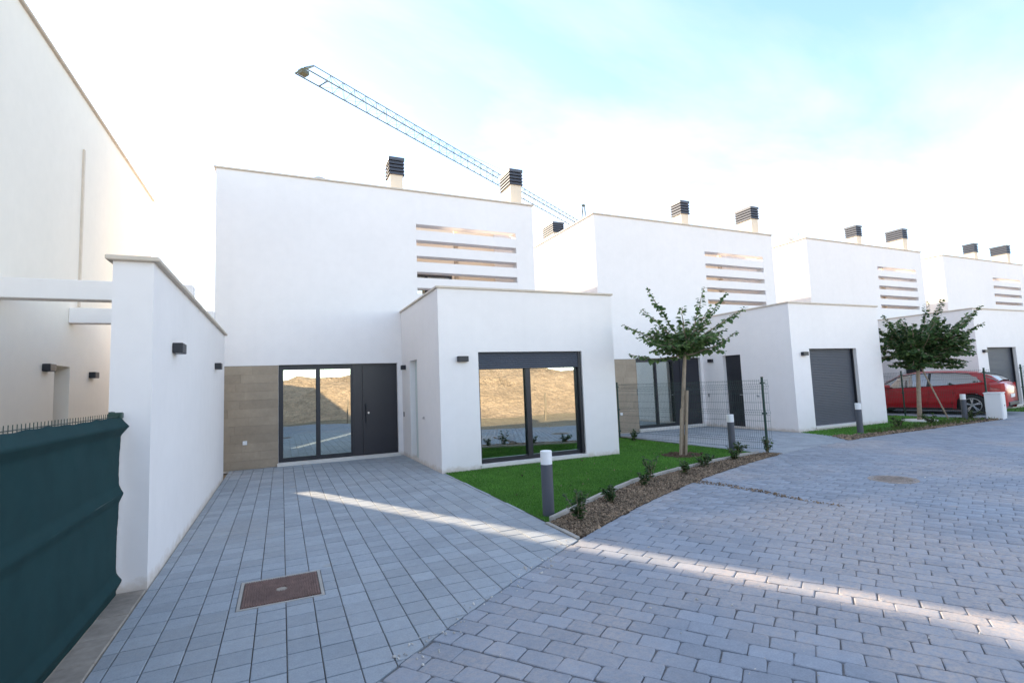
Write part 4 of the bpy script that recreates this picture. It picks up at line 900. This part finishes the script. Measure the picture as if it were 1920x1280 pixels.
b.build('apex', 'crane_paint', crane, CO)
b = MB(); bar(P(0, 0, ZJ+3.9), P(LJ*.62, 0, ZJ+hh), .018); bar(P(0, 0, ZJ+3.9), P(-12, 0, ZJ+.3), .018); b.build('pendant_tie', 'anthracite', crane, CO)
b = MB()
for o_ in (-w2, w2): bar(P(1, o_, ZJ), P(-13, o_, ZJ), .06)
b.build('counter_jib', 'crane_paint', crane, CO)
b = MB(); b.box(-1.2, 1.2, -.7, .7, -1.8, .3); b.v = [P(-12+x, y, ZJ+z) for x, y, z in b.v]; b.build('counterweight', 'concrete', crane, CO)

# ---------------------------------------------------------------- across the lane (seen mirrored in the glass)
for i, x in enumerate((3.2, 7.4, 11.6, 15.8)):
    b = MB(); b.cbox(-.035, .035, -.035, .035, -.1, 1.25, .01); o = link('fence_stake', b.mesh('fence_stake', 'bark'), None, (x, -2.0-.2*(i % 2), 0), (.03*(i-1), .04, 0)); tag(o, ('first', 'second', 'third', 'fourth')[i]+' wooden stake from the left along the earth bank mirrored in the glass', 'stake', 'stakes along the earth bank')
# ---------------------------------------------------------------- small things on the lane
mat('dusty_iron', (.30, .25, .215), .85, noise=[(9, .25), (40, .2)], bump=(60, .4, .004))
for (x, y, r_), lb in zip(((8.5, 4.85, .32),), ('round dusty sewer cover sunk in the lane right of the flower bed',)):
    c_ = empty('sewer_cover', (x, y, 0)); tag(c_, lb, 'manhole cover')
    b = MB(); b.lathe([(r_-.045, .004), (r_-.04, .007), (r_, .007), (r_+.01, -.01)], n=36); b.build('ring', 'dusty_iron', c_)
    b = MB(); b.lathe([(0, .004), (r_-.055, .004), (r_-.05, -.004)], n=36)
    for i in range(-4, 5):
        h_ = math.sqrt(max((r_-.08)**2-(i*.055)**2, 0)); b.box(i*.055-.008, i*.055+.008, -h_, h_, .0045, .009)
    b.build('cover', 'dusty_iron', c_)
spill = [(5.95, 6.38), (6.22, 6.48), (6.30, 5.9), (6.34, 5.3), (6.30, 4.7), (6.38, 4.2), (6.30, 4.2), (6.20, 4.8), (6.20, 5.4), (6.10, 5.95)]
chips('spilled_earth', spill, 420, 'thin line of brown earth spilled from the bed across the lane', (.004, .011), 'chips')
mat('grit', (.5, .47, .43), .9, island=.3)
chips('grit', [tuple(road_pt(s_, -.10)) for s_ in (.2, 1, 2, 2.8)]+[tuple(road_pt(s_, .14)) for s_ in (2.8, 2, 1, .2)], 110, 'pale grit scattered along the seam between driveway and lane', (.003, .009), 'grit')
chips('lane_grit', [tuple(road_pt(s_, .3)) for s_ in (-1, 2, 5, 9)]+[tuple(road_pt(s_, 3.8)) for s_ in (9, 5, 2, -1)], 260, 'tiny pale pebbles scattered over the lane', (.0025, .007), 'grit')
chips('lawn_litter', [(3.1, 6.0), (4.9, 7.0), (8.2, 8.1), (8.6, 11.0), (7.3, 11.0), (7.2, 9.6), (3.1, 9.6)], 60, 'few pale dry leaf scraps lying on the lawn', (.006, .014), 'chips')
bpy.data.objects['lawn_litter'].location.z = .022
